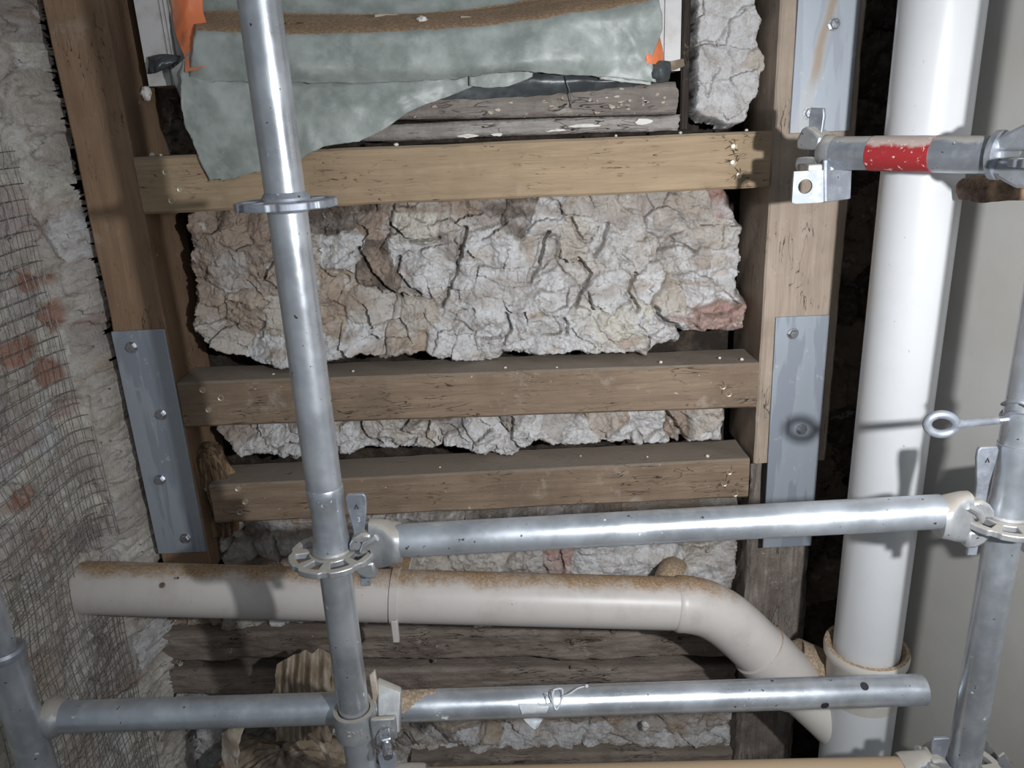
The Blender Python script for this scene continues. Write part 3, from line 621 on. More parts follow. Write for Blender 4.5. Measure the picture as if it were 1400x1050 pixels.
# paint flakes on the cill
r = random.Random(4); 
for q_ in range(34):
    a = r.choice([r.uniform(740, 925), r.uniform(820, 925), r.uniform(520, 925)]); b = 112 + (926 - a) * .043 + r.uniform(4, 38); w = r.uniform(.002, .008); hh = r.uniform(.001, .0035)
    p = P(a, b, 1.370); k = 9
    pts = [(p.x + math.cos(6.28 * i / k) * w * r.uniform(.4, 1.2), 1.3695, p.z + math.sin(6.28 * i / k) * hh * r.uniform(.4, 1.2)) for i in range(k)]
    mk('paint_flake', MB().prism(pts, (0, .004, 0)), 'torn', cs)
for (a, b, w, hh) in [(640,186,.02,.004),(800,172,.03,.004),(760,178,.02,.003),(880,166,.016,.006),(680,184,.012,.004)]:
    p = P(a, b, 1.383); k = 11
    pts = [(p.x + math.cos(6.28 * i / k) * w * r.uniform(.6, 1.1), 1.381, p.z + math.sin(6.28 * i / k) * hh * r.uniform(.5, 1.1)) for i in range(k)]
    mk('white_flake', MB().prism(pts, (0, .006, 0)), 'chalk', ci)
# window frame
WF = empty('window_1', (-.15, 1.45, 1.87)); structure(WF)
def jamb(x0, x1, z0, z1, grooves, name='frame_post'):
    pr = [(x0, 1.50)]; pr.append((x0, 1.405))
    for g0, g1, dp in grooves: pr += [(g0, 1.405), (g0 + .001, 1.405 + dp), (g1 - .001, 1.405 + dp), (g1, 1.405)]
    pr += [(x1, 1.405), (x1, 1.50)]
    o = mk(name, MB().prism([(a, b, z0) for a, b in pr], (0, 0, z1 - z0)), 'paint', WF, smooth=False)
xl = P(188, 40, 1.40).x; xl2 = P(245, 40, 1.40).x
jamb(xl, xl2, 1.90, 2.5, [(xl + .038, xl + .041, .005), (xl + .045, xl + .048, .005), (xl + .052, xl + .056, .007)])
xr = P(878, 40, 1.40).x; xr2 = P(932, 40, 1.40).x
jamb(xr, xr2, 1.885, 2.5, [(xr + .012, xr + .016, .006), (xr + .022, xr + .026, .006), (xr + .036, xr + .039, .004)])
tag(timber_obj('timber_batten', (P(938,60,1.40).x, 1.445, 1.79), (P(938,60,1.40).x, 1.445, 2.5), .014, .09, 'dark', seed=66, amp=.0012), 'narrow dark upright batten between the window frame and pale stone', 'batten')
# soffit of wood behind the sheet keeps the window opening closed
mk('window_board', MB().box((xl2, 1.515, 1.84), (xr, 1.535, 2.5)), 'paint', WF)

# ================================================================ DRAPED SHEETS
def loft(rows, nx, nt, wr=.003, seed=1, rag=.0, freq=9):
    """rows: list of polylines (same length) of Vectors; resampled to a grid with wrinkles"""
    R = np.array([[tuple(p) for p in row] for row in rows]); nr, nc = R.shape[:2]
    def cat(A, t):
        n = len(A); t = np.clip(t, 0, n - 1.0001); i = int(t); f = t - i
        p0, p1, p2, p3 = A[max(i - 1, 0)], A[i], A[i + 1], A[min(i + 2, n - 1)]
        return .5 * ((2 * p1) + (-p0 + p2) * f + (2 * p0 - 5 * p1 + 4 * p2 - p3) * f * f + (-p0 + 3 * p1 - 3 * p2 + p3) * f ** 3)
    A = np.array([[cat(R[r_], c_ / (nx - 1) * (nc - 1)) for c_ in range(nx)] for r_ in range(nr)])
    G = np.array([[cat(A[:, c_], t / (nt - 1) * (nr - 1)) for c_ in range(nx)] for t in range(nt)])
    X, Y, Z = G[..., 0], G[..., 1], G[..., 2]
    k = fbm(X * freq, Z * freq * .9 + 5, seed, 5, .5) * wr * 2 + ridge(X * freq * 1.4 + Z * 6, Z * freq * 1.2, seed + 4, 2) * wr * .5
    G[..., 1] = Y - k
    if rag:
        e = rag * (fbm(X[-1] * 60, X[-1] * 0, seed + 9, 4) * 2); G[-1, :, 2] += e
        e = rag * fbm(Z[:, 0] * 60, Z[:, 0] * 0, seed + 19, 4) * 2; G[:, 0, 0] += e; G[:, -1, 0] -= e
    fs = [(t * nx + c_, t * nx + c_ + 1, (t + 1) * nx + c_ + 1, (t + 1) * nx + c_) for t in range(nt - 1) for c_ in range(nx - 1)]
    return G.reshape(-1, 3), fs
def row(xs, ys, Ys): return [P(a, b, c) for a, b, c in zip(xs, ys, Ys)]
SH = empty('masking_sheet', (-.1, 1.36, 1.75)); tag(SH, 'grey-green masking paper sheet draped over the window cill, dusty fold on top', 'paper sheet')
xs = [262, 330, 420, 520, 620, 720, 800, 860, 893]
rows = [row(xs, [-70] * 9, [1.50] * 9),
        row(xs, [5, 6, 12, 14, 10, -6, -26, -30, -34], [1.475] * 9),
        row(xs, [22, 24, 24, 22, 18, 8, -8, -14, -16], [1.43] * 9),
        row([265, 330, 420, 520, 620, 720, 800, 862, 900], [38, 40, 42, 40, 36, 24, 14, 4, -4], [1.345] * 9),
        row([262, 330, 420, 520, 620, 720, 800, 866, 905], [62, 58, 60, 62, 60, 50, 44, 40, 40], [1.335, 1.33, 1.33, 1.33, 1.33, 1.33, 1.33, 1.335, 1.34]),
        row([260, 330, 420, 520, 620, 720, 800, 860, 892], [90, 88, 92, 94, 92, 84, 80, 78, 78], [1.335, 1.325, 1.325, 1.325, 1.325, 1.325, 1.325, 1.33, 1.335]),
        row([258, 330, 420, 520, 620, 700, 770, 840, 896], [112, 112, 114, 112, 107, 98, 103, 106, 113], [1.345, 1.34, 1.34, 1.34, 1.34, 1.335, 1.335, 1.335, 1.335])]
vs, fs = loft(rows, 110, 60, .0055, 3, .0018, 10); finish('upper_sheet', vs, fs, 'paper', SH, solid=.0008, ang=180)
xs = [247, 300, 345, 398, 450, 510, 570, 625, 686]
rows = [row([252, 300, 345, 398, 450, 510, 570, 625, 690], [80, 96, 104, 111, 112, 110, 107, 103, 94], [1.352] * 9),
        row([246, 300, 345, 398, 450, 510, 570, 625, 688], [118, 130, 132, 132, 128, 122, 115, 108, 96], [1.340, 1.338, 1.340, 1.342, 1.344, 1.346, 1.350, 1.352, 1.352]),
        row([250, 305, 345, 398, 450, 510, 570, 625, 686], [165, 172, 170, 165, 156, 144, 128, 115, 98], [1.336, 1.332, 1.332, 1.332, 1.334, 1.338, 1.345, 1.352, 1.352]),
        row([268, 308, 345, 398, 445, 505, 567, 622, 684], [210, 212, 208, 196, 184, 168, 142, 124, 101], [1.336, 1.330, 1.328, 1.328, 1.330, 1.334, 1.345, 1.352, 1.352]),
        row([286, 320, 350, 400, 440, 500, 562, 618, 682], [248, 243, 236, 224, 202, 190, 152, 130, 104], [1.337, 1.332, 1.328, 1.328, 1.330, 1.332, 1.345, 1.352, 1.352])]
vs, fs = loft(rows, 110, 60, .0042, 13, .0022, 12); finish('hanging_flap', vs, fs, 'paper', SH, solid=.0008, ang=180)
rows = [row([235, 250, 262], [95, 82, 70], [1.36, 1.35, 1.345]), row([240, 252, 258], [118, 112, 105], [1.362, 1.35, 1.345]), row([252, 256, 258], [148, 145, 140], [1.36, 1.352, 1.345])]
vs, fs = loft(rows, 20, 24, .002, 17, .002, 20); finish('torn_edge', vs, fs, 'paper', SH, solid=.0008, ang=180)
# torn strips hanging from the right half
for xsr, ysr in (([642, 690, 728], [[101, 98, 97], [112, 112, 101], [118, 119, 104]]), ([820, 860, 890], [[103, 106, 110], [108, 112, 114], [107, 113, 116]])):
    rows = [row(xsr, y_, [1.345] * 3) for y_ in ysr]; vs, fs = loft(rows, 24, 10, .002, 19, .001, 20); finish('torn_strip', vs, fs, 'paper', SH, solid=.0008, ang=180)
# orange plastic edges left and right
OP = empty('orange_plastic', (-.1, 1.39, 1.86)); tag(OP, 'orange plastic film edges showing at both ends of the masking paper', 'plastic film')
rows = [row([233, 255, 275], [-60, -60, -60], [1.40, 1.395, 1.40]), row([234, 256, 278], [10, 10, 12], [1.395, 1.385, 1.40]), row([240, 258, 285], [45, 48, 48], [1.38, 1.36, 1.375]), row([250, 266, 290], [72, 74, 70], [1.355, 1.345, 1.35]), row([254, 268, 286], [98, 96, 88], [1.34, 1.332, 1.333])]
vs, fs = loft(rows, 24, 50, .003, 23, .0010, 22); finish('film_edge', vs, fs, 'orange', OP, solid=.0008, ang=180)
rows = [row([884, 893, 901], [-50, -50, -50], [1.39] * 3), row([882, 890, 898], [15, 15, 15], [1.375] * 3), row([880, 891, 902], [40, 42, 45], [1.34, 1.345, 1.36]), row([882, 893, 907], [72, 74, 75], [1.333, 1.335, 1.35]), row([884, 895, 910], [88, 88, 84], [1.333, 1.336, 1.35])]
vs, fs = loft(rows, 24, 50, .003, 27, .0010, 22); finish('film_edge', vs, fs, 'orange', OP, solid=.0008, ang=180)
rows = [row([236, 300, 380], [-60, -60, -60], [1.505] * 3), row([236, 300, 380], [6, 6, 8], [1.49] * 3)]
# black membrane under the sheet
MBR = empty('black_membrane', (.1, 1.37, 1.86)); tag(MBR, 'dark grey damp-proof membrane rolled under the right half of the masking paper', 'membrane')
rows = [row([600, 680, 760, 850, 912], [92, 92, 92, 92, 88], [1.37] * 5), row([600, 680, 760, 850, 912], [112, 108, 108, 108, 96], [1.357] * 5), row([602, 680, 760, 850, 915], [124, 122, 120, 114, 104], [1.360] * 5), row([604, 680, 760, 850, 912], [136, 134, 128, 119, 112], [1.367] * 5)]
vs, fs = loft(rows, 70, 26, .004, 31, .0012, 14); finish('sheet', vs, fs, 'membrane', MBR, solid=.001, ang=180)
rows = [row([888, 905, 916], [86, 83, 84], [1.352, 1.340, 1.350]), row([890, 905, 918], [94, 93, 94], [1.335, 1.327, 1.340]), row([892, 904, 915], [108, 106, 106], [1.335, 1.330, 1.342]), row([893, 904, 912], [114, 112, 109], [1.35, 1.345, 1.35])]
vs, fs = loft(rows, 26, 26, .004, 33, .001, 30); finish('folded_corner', vs, fs, 'membrane', MBR, solid=.001, ang=180)
tag(mk('wire_strand', MB().sweep([P(771, 100, 1.36), P(774, 112, 1.352), P(778, 122, 1.356), P(780, 135, 1.362), P(781, 147, 1.366)], .0009, 6), 'bolt'), 'short pale wire strand hanging over the window cill', 'wire')
tag(mk('torn_paper', MB().prism([P(926, 82, 1.40), P(935, 80, 1.395), P(936, 90, 1.39), P(925, 95, 1.388), P(918, 97, 1.39), P(915, 84, 1.40)], (0, .002, 0)), 'waste'), 'small torn brown paper scrap at the foot of the right window frame', 'paper')
rows = [row([205, 225, 244], [78, 74, 76], [1.40, 1.39, 1.385]), row([206, 222, 240], [88, 86, 84], [1.39, 1.38, 1.38]), row([204, 216, 232], [102, 100, 90], [1.395, 1.385, 1.385])]
vs, fs = loft(rows, 24, 24, .006, 35, .002, 30); tag(finish('membrane_scrap', vs, fs, 'membrane', None, solid=.001, ang=180), 'crumpled black membrane scrap under the left window frame', 'membrane')

# ================================================================ PIPES
SX, SY, SR = .6115, 1.15, .0555
stk = empty('soil_stack', (SX, SY, 0)); tag(stk, 'tall white vertical soil stack pipe on the right, beside painted wall', 'pipe')
zc = P(1180, 922, SY - .07).z
mk('pipe', MB().lathe((SX, SY, zc - .03), (0, 0, 1), [(0, SR), (2.7 - zc, SR)], 64), 'stack', stk)
mk('collar', MB().lathe((SX, SY, zc - .10), (0, 0, 1), [(-.005, .060), (0, .062), (.075, .064), (.085, .0705), (.097, .0715), (.104, .070), (.105, .064), (.098, .058), (.09, .0555)], 64, False), 'branch', stk)
mk('tee_body', MB().lathe((SX, SY, 0), (0, 0, 1), [(0, .056), (zc - .34, .056), (zc - .338, .061), (zc - .10, .061)], 64), 'stack', stk)
dp = empty('drain_pipe', (0, 1.2, .9)); tag(dp, 'long grey-white soil pipe running nearly level under the rails to an elbow', 'pipe')
pa = P(110, 803, 1.225); pb = P(925, 825, 1.20); d_ = (pb - pa)
p_start = pa + d_ * (-.885 - pa.x) / d_.x
PR = .0475
mk('pipe', MB().sweep([p_start + (pb - p_start) * t for t in np.linspace(0, 1, 24)], PR, 56), 'hpipe', dp)
e_pts = [P(a, b, c) for a, b, c in [(922, 825, 1.20), (945, 827, 1.20), (968, 833, 1.20), (990, 845, 1.198), (1010, 861, 1.196), (1028, 878, 1.194), (1042, 891, 1.192)]]
def smoothp(pts, k=4):
    out = []
    for i in range(len(pts) - 1):
        p0, p1, p2, p3 = pts[max(i - 1, 0)], pts[i], pts[i + 1], pts[min(i + 2, len(pts) - 1)]
        for j in range(k):
            f = j / k; out.append(.5 * ((2 * p1) + (-p0 + p2) * f + (2 * p0 - 5 * p1 + 4 * p2 - p3) * f * f + (-p0 + 3 * p1 - 3 * p2 + p3) * f ** 3))
    return out + [pts[-1]]
ep = smoothp(e_pts); rr = [.0512] * len(ep); rr[0] = .0485
mk('elbow', MB().sweep(ep, rr, 56), 'hpipe', dp)
q = [P(a, b, c) for a, b, c in [(1036, 886, 1.193), (1060, 910, 1.19), (1088, 938, 1.187)]]
mk('elbow_socket', MB().sweep([q[0], q[0] + (q[1] - q[0]) * .05, q[1], q[2], q[2] + (q[2] - q[1]) * .04], [.0500, .0545, .0545, .0545, .050], 56), 'hpipe', dp)
q = [P(a, b, c) for a, b, c in [(1075, 925, 1.188), (1105, 952, 1.182), (1140, 985, 1.172), (1185, 1030, 1.155)]]
mk('branch', MB().sweep(smoothp(q), .0475, 48), 'branch', dp)
mk('end_seal', MB().sweep([p_start + (pb - p_start) * t for t in (.05, .056, .066, .074)], [.049, .0515, .050, .0478], 40), 'mortar', dp)
mk('dust_hub', MB().sweep([P(1078, 902, 1.215), P(1082, 905, 1.215), P(1112, 918, 1.205), P(1126, 930, 1.20)], [.040, .047, .047, .040], 40), 'dustcap', dp)
for (a, b, r_) in [(222, 800, .005), (243, 790, .0025), (700, 826, .0022)]:
    p = P(a, b, 1.17); c0 = pa + d_ * ((p.x - pa.x) / d_.x); dz_ = p.z - c0.z
    yy = c0.y - math.sqrt(max(PR ** 2 - dz_ ** 2, 1e-6)); p = P(a, b, yy); dz_ = p.z - c0.z; yy = c0.y - math.sqrt(max(PR ** 2 - dz_ ** 2, 1e-6)); p = Vector((P(a, b, yy).x, yy, P(a, b, yy).z))
    nn_ = (p - c0); nn_.x = 0; nn_.normalize()
    mk('dirt_spot', MB().lathe(p - nn_ * .0006, nn_, [(0, r_), (.0009, r_ * .8), (.0012, r_ * .3), (.0012, .0001)], 11, False), 'mud', dp)
# bracket
bk = empty('pipe_bracket', tuple(P(540, 815, 1.2))); tag(bk, 'narrow plastic strap bracket around the long soil pipe', 'bracket')
t_ = (P(540, 815, 1.2).x - pa.x) / d_.x; pc = pa + d_ * t_; dn_ = d_.normalized()
mk('strap', MB().sweep([pc - dn_ * .0065, pc - dn_ * .006, pc + dn_ * .006, pc + dn_ * .0065], [PR + .0005, PR + .004, PR + .004, PR + .0005], 48), 'hpipe', bk)
mk('tab', MB().box((pc.x - .006, pc.y - .048, pc.z - .066), (pc.x + .006, pc.y - .036, pc.z - .02)), 'hpipe', bk, bevel=.002)
mk('foot', MB().box((pc.x - .02, pc.y + .04, pc.z - .02), (pc.x + .02, 1.40, pc.z + .02)), 'hpipe', bk, bevel=.002)
# stub bend behind the pipe
sp_ = [P(a, b, c) for a, b, c in [(912, 830, 1.33), (913, 808, 1.335), (916, 790, 1.35), (920, 781, 1.385), (922, 779, 1.43)]]
tag(mk('pipe_stub', MB().sweep(smoothp(sp_, 5), .030, 40), 'branch'), 'short dusty pipe bend poking out of the rubble behind the long soil pipe', 'pipe')

# ================================================================ SCAFFOLD
TR = .0219
def rosette(x, y, z, parent, mat='cast'):
    n = 96; R0, R1, R2, R3 = TR - .001, .0300, .0460, .0555; vs = []
    for R_ in (R0, R1, R2, R3):
        for k in range(n):
            a = 2 * math.pi * k / n; rr = R_ * (1 - (.045 if R_ == R3 and (k % 12) in (0, 11, 1) else 0)); vs.append((x + math.cos(a) * rr, y + math.sin(a) * rr, z))
    fs = []
    for ri in range(3):
        for k in range(n):
            if ri == 1:
                m_ = k % 24
                if m_ in range(2, 10) or m_ in range(14, 21): continue
            l = (k + 1) % n; fs.append((ri * n + k, ri * n + l, (ri + 1) * n + l, (ri + 1) * n + k))
    o = finish('rosette', vs, fs, mat, parent, smooth=False, solid=.0086)
    o.modifiers['s'].offset = 0
    b = o.modifiers.new('b', 'BEVEL'); b.width = .0014; b.segments = 2; b.limit_method = 'ANGLE'
    mk('weld_bead', MB().lathe((x, y, z), (0, 0, 1), [(-.009, TR), (-.006, TR + .003), (0, TR + .004), (.007, TR + .0045), (.013, TR)], 40, False), mat, parent)
    return o
def standard(x, y, z_top, zs_ros, label, joints=(), z0=0.0):
    o = empty('scaffold_standard', (x, y, z0)); tag(o, label, 'scaffold tube', 'scaffold standards')
    return o
XF, YF = -.2390, .87
sf = standard(XF, YF, 2.6, (), 'bright vertical scaffold standard crossing the left half in front of the rails')
zj = P(447, 664, YF).z; zr1 = P(392, 279, YF).z; zr2 = P(455, 756, YF).z
mk('tube', MB().lathe((XF, YF, 0), (0, 0, 1), [(zj, TR - .004), (zj, TR), (2.6, TR)], 64), 'galv_post', sf)
mk('spigot', MB().lathe((XF, YF, 0), (0, 0, 1), [(zr2 + .004, .0258), (zr2 + .012, .0238), (zr2 + .030, .0214), (zj - .034, .0208), (zj - .022, .0216), (zj - .012, .0226), (zj - .001, .0230), (zj, .0224), (zj, .020)], 64), 'galv', sf)
mk('lower_tube', MB().lathe((XF, YF, 0), (0, 0, 1), [(0, TR - .001), (zr2, TR - .001)], 64), 'galv_post', sf)
rosette(XF, YF, zr1, sf, 'galv_plain'); rosette(XF, YF, zr2, sf); rosette(XF, YF, P(500, 1075, YF).z, sf)
XR_, YR_ = .6100, .852
sr = standard(XR_, YR_, 2.6, (), 'vertical scaffold standard at the right edge, in front of the painted wall')
zj2 = P(1392, 606, YR_).z; zr3 = P(1386, 708, YR_).z
mk('tube', MB().lathe((XR_, YR_, 0), (0, 0, 1), [(zj2, TR - .004), (zj2, TR), (2.6, TR)], 64), 'galv', sr)
mk('spigot', MB().lathe((XR_, YR_, 0), (0, 0, 1), [(zr3 + .004, .0258), (zr3 + .012, .0238), (zr3 + .030, .0214), (zj2 - .034, .0208), (zj2 - .012, .0226), (zj2 - .001, .0230), (zj2, .020)], 64), 'galv', sr)
mk('lower_tube', MB().lathe((XR_, YR_, 0), (0, 0, 1), [(0, TR - .001), (zr3, TR - .001)], 64), 'galv', sr)
rosette(XR_, YR_, zr3, sr)
rosette(XR_, YR_, P(1330, 1052, YR_).z, sr); rosette(XR_, YR_, zr3 + .43, sr, 'galv_plain')
XL_, YL_ = -.6950, .872
sl = standard(XL_, YL_, .6, (), 'scaffold standard cut off by the left edge at the bottom, wire lath behind it')
zt = P(20, 846, YL_ - .02).z + .03; zjl = P(20, 905, YL_ - .02).z
mk('tube', MB().lathe((XL_, YL_, 0), (0, 0, 1), [(0, .0238), (zjl - .01, .0238), (zjl, .0232)], 48), 'galv', sl)
mk('spigot', MB().lathe((XL_, YL_, 0), (0, 0, 1), [(zjl - .01, .0175), (zt, .017), (zt + .004, .014)], 48), 'galv', sl)
mk('lip', MB().lathe((XL_, YL_, 0), (0, 0, 1), [(zjl - .006, .0238), (zjl - .004, .0268), (zjl + .004, .0273), (zjl + .008, .0245), (zjl + .006, .0173)], 48, False), 'galv_plain', sl)

def wedge_head(px_, py_, z, s, parent, ang=0.0, mat='cast', wz=.0, wt=.0, wl=.062, txt=True, dz=0.0):
    """ledger head gripping a rosette; (px_,py_) axis of the standard, s: +1 when the ledger leaves towards +X"""
    ca, sa = math.cos(ang), math.sin(ang)
    K_ = .905
    def T(a, b, c): a, b, c = a * K_, b * K_, c * K_; return Vector((px_ + s * (a * ca - b * sa), py_ + (a * sa + b * ca), z + c))
    # body: a shell of rings morphing from the tube's circle to the upright mouth
    rings = [(.098, .0247, .0247), (.094, .0262, .0262), (.087, .0265, .0275), (.077, .0200, .033), (.066, .0165, .0365), (.056, .0155, .0370)]
    mb = MB(); n = 32; vs = []
    for a, hw, hh in rings:
        e = 1.0 if a > .1 else .62
        for k in range(n):
            q_ = 2 * math.pi * k / n; c_, s_ = math.cos(q_), math.sin(q_)
            vs.append(T(a, hw * math.copysign(abs(c_) ** e, c_), hh * math.copysign(abs(s_) ** e, s_) + dz))
    fs = [(i * n + k, i * n + (k + 1) % n, (i + 1) * n + (k + 1) % n, (i + 1) * n + k) for i in range(len(rings) - 1) for k in range(n)] + [tuple(range(n))[::-1], tuple((len(rings) - 1) * n + k for k in range(n))]
    mb.add(vs, fs); mk('head', mb, mat, parent, ang=50)
    # upper and lower jaws above and below the rosette
    for nm, z0, z1, hook in (('upper_jaw', .0085, .036, 1), ('lower_jaw', -.036, -.0085, -1)):
        j = MB(); outer = []; 
        zi, zo = (z0, z1) if hook > 0 else (z1, z0)
        prof = [(.060, zo), (.046, zo * 1.0), (.034, zo * .80), (.0275, zo * .55), (.0262, zi), (.060, zi)]
        hw = .0165
        A = [T(a, -hw, c) for a, c in prof]; B = [T(a, hw, c) for a, c in prof]; nn = len(prof)
        j.add(A + B, [tuple(range(nn)), tuple(range(nn, 2 * nn))[::-1]] + [(i, nn + i, nn + (i + 1) % nn, (i + 1) % nn) for i in range(nn)])
        mk(nm, j, mat, parent, bevel=.004)
    # rim tongue sticking out at each side of the mouth
    for sg in (-1, 1):
        mk('cheek', MB().sweep([T(.066, sg * .017, .030), T(.052, sg * .0185, .022), T(.045, sg * .0185, .010)], [.0045, .005, .0035], 10), mat, parent)
    # wedge
    ww = .0125
    W4 = [T(.0415 - ww * .6, -.003, -.055), T(.0415 + ww * .5, -.003, -.055), T(.0415 + ww * .65, -.003, wl - .05), T(.0415 + ww * 1.12, -.003, wl - .012), T(.0415 + ww * 1.12, -.003, wl), T(.0415 + ww * .9, -.003, wl + .004), T(.0415 - ww * .9, -.003, wl + .004), T(.0415 - ww * 1.12, -.003, wl - .001), T(.0415 - ww * 1.1, -.003, wl - .012), T(.0415 - ww * .7, -.003, wl - .05)]
    off = T(0, .006, 0) - T(0, 0, 0)
    wo = mk('wedge', MB().prism(W4, off), 'galv_plain', parent, bevel=.0012)
    if txt:
        c_ = T(.0415, -.0040, wl - .014); k_ = .0022
        mk('arrow_mark', MB().sweep([c_ + Vector((-k_, 0, -k_ * 1.6)), c_ + Vector((0, 0, k_)), c_ + Vector((k_, 0, -k_ * 1.6))], .00065, 6), 'ink_hole_shade', wo)
    return wo
def text(body, loc, size, mat, parent, ext=.0004, rz=0.0, name='lettering'):
    cu = bpy.data.curves.new(name, 'FONT'); cu.body = body; cu.size = size; cu.extrude = ext; cu.align_x = 'CENTER'; cu.align_y = 'CENTER'
    cu.materials.append(M[mat]); o = bpy.data.objects.new(name, cu); COL.objects.link(o); WLOC[o.name] = np.array(loc)
    me = bpy.data.meshes.new_from_object(o); bpy.data.objects.remove(o); o = bpy.data.objects.new(name, me); COL.objects.link(o)
    if not me.materials: me.materials.append(M[mat])
    o.parent = parent; o.location = np.array(loc) - WLOC[parent.name]; o.rotation_euler = (math.pi / 2, 0, rz); return o

# upper ledger
zl = .5 * (P(560, 738, YF).z + P(1300, 697, YF).z); 
lg = empty('scaffold_ledger', (.2, .95, zl)); tag(lg, 'upper horizontal scaffold tube wedged between the two standards', 'scaffold tube', 'horizontal scaffold tubes')
zl = .5 * (P(560, 738, YF).z + P(1300, 697, YR_ + .003).z); dzl = P(1300, 697, YR_ + .003).z - zl
mk('tube', MB().sweep([(XF + .084, YF - .001, zl - dzl), (XR_ - .084, YR_, zl + dzl)], TR - .0004, 64), 'galv', lg)
w1 = wedge_head(XF, YF, zr2 , 1, lg, dz=.012, wl=.087)
text('3', (XF + .0385, YF - .0032, zr2 + .047), .009, 'film', w1)
w2 = wedge_head(XR_, YR_, zr3, -1, lg, dz=.006, wl=.106)
# lower ledger (dusty) at the bottom edge
zb = P(1150, 1063, .95).z
lg2 = empty('scaffold_ledger', (.2, .935, zb)); tag(lg2, 'dust-covered scaffold tube along the bottom edge, right half', 'scaffold tube', 'horizontal scaffold tubes')
zb3 = P(1330, 1052, YR_).z; zbf = P(500, 1075, YF).z
mk('tube', MB().sweep([(XF + .084, YF, zbf), (XR_ - .084, YR_, zb3)], TR - .0004, 64), 'galv_tan', lg2)
wedge_head(XF, YF, zbf, 1, lg2, txt=False); wedge_head(XR_, YR_, zb3, -1, lg2, txt=False)
# loose lower tube with a free end and two dark discs for holes
ta = Vector((XL_ + .024, .893, P(30, 988, .885).z)); tb = Vector((P(1262, 944, .912).x, .914, P(1262, 944, .912).z))
lt = empty('loose_tube', tuple((ta + tb) / 2)); tag(lt, 'long horizontal scaffold tube with open right end and two dark discs for drilled holes', 'scaffold tube', 'horizontal scaffold tubes')
ax = (tb - ta).normalized(); Lt = (tb - ta).length
tube = MB(); ni = 64; 
prof = [(0, .0258), (.011, .0236), (.020, TR), (Lt, TR), (Lt, TR - .0035), (Lt - .10, TR - .0035)]
tube.lathe(ta, ax, prof, ni, False)
mk('tube', tube, 'galv', lt)
for (a, b) in [(1188, 932), (1127, 963)]:
    p = P(a, b, .914 - TR); 
    t = (p - ta).dot(ax); c0 = ta + ax * t; rad = (p - c0); rad -= ax * rad.dot(ax)
    nrm = rad.normalized(); 
    mk('hole_shade_disc', MB().lathe(c0 + nrm * (TR - .0016), nrm, [(.0014, .0060), (.0019, .0056), (.0019, .0001)], 24, False), 'ink_hole_shade', lt)  # black disc on the uncut tube, painted shade of a hole's inside
mk('weld', MB().lathe(ta, ax, [(-.004, .028), (.004, .0285), (.011, .025), (.018, .0222)], 40, False), 'cast', lt)

# coupler that joins the front standard to the loose tube
zcp = P(495, 1000, YF - TR).z
cp = empty('tube_coupler', (XF, .88, zcp)); tag(cp, 'swivel coupler clamping the front standard to the horizontal tube', 'coupler')
mk('saddle', MB().lathe((XF, YF, zcp - .020), (0, 0, 1), [(0, TR + .0005), (0, TR + .0065), (.004, TR + .0075), (.036, TR + .0075), (.040, TR + .0065), (.040, TR + .0005)], 48, False), 'cast', cp)
zt_ = ta.z + (tb.z - ta.z) * (XF - ta.x) / (tb.x - ta.x); yt_ = ta.y + (tb.y - ta.y) * (XF - ta.x) / (tb.x - ta.x)
mk('back_saddle', MB().lathe((XF + .000, yt_, zt_), ax, [(.004, TR + .0005), (.004, TR + .006), (.052, TR + .006), (.052, TR + .0005)], 48, False), 'cast', cp)
mk('flap', MB().prism([(XF + .026, YF - .026, zcp - .018), (XF + .060, YF - .022, zcp - .016), (XF + .060, YF - .022, zcp + .020), (XF + .026, YF - .026, zcp + .022)], (0, .008, 0)), 'cast', cp, bevel=.003)
mk('lug', MB().prism([(XF + .030, YF - .014, zcp - .020), (XF + .062, YF - .010, zcp - .018), (XF + .064, YF + .020, zcp + .028), (XF + .030, YF + .024, zcp + .045)], (0, .010, 0)), 'cast', cp, bevel=.003)
bt = mk('nut', MB().lathe((XF + .044, YF - .024, zcp - .004), (.25, -1, -.2), [(0, .0125), (.016, .0125), (.018, .011)], 6), 'bolt', cp, smooth=False, bevel=.001)
mk('bolt_end', MB().lathe((XF + .048, YF - .040, zcp - .007), (.25, -1, -.2), [(0, .0065), (.008, .0070), (.012, .0068), (.016, .0070), (.020, .0060)], 20), 'bolt', cp)
for i, ch in enumerate('ZNE'):
    a_ = math.radians(-98 + i * 17); rr_ = TR + .0078
    text(ch, (XF + math.cos(a_) * rr_, YF + math.sin(a_) * rr_, zcp + .002), .011, 'cast', cp, .0007, a_ + math.pi / 2, 'letter')

# brace at the top right with red tape
bpath = [P(1132, 209, 1.125), P(1250, 209, 1.03), P(1362, 212, .94)]
A_, B_ = bpath[0], bpath[-1]; dv = (B_ - A_).normalized(); Lb = (B_ - A_).length; BR = .0222
br = empty('brace_tube', tuple((A_ + B_) / 2)); tag(br, 'short scaffold brace tube with a scuffed red tape band in front of the white stack', 'scaffold tube')
mk('tube', MB().lathe(A_, dv, [(0, BR), (Lb, BR)], 64), 'galv_dusty', br)
t0 = .0; 
def tpar(x):
    lo, hi = 0, 1
    for _ in range(30):
        mi = (lo + hi) / 2; p = A_ + dv * Lb * mi; px_ = proj(p)[0]
        if px_ < x: lo = mi
        else: hi = mi
    return lo * Lb
def proj(p):
    q = cam.matrix_world.inverted() @ Vector(p); return 700 + F * q.x / -q.z, 525 - F * q.y / -q.z
cam.matrix_world = m
ta_, tb_ = tpar(1194), tpar(1280)
mk('red_tape', MB().lathe(A_, dv, [(ta_, BR + .0001), (ta_, BR + .0006), (tb_, BR + .0006), (tb_, BR + .0001)], 64, False), 'tape', br)
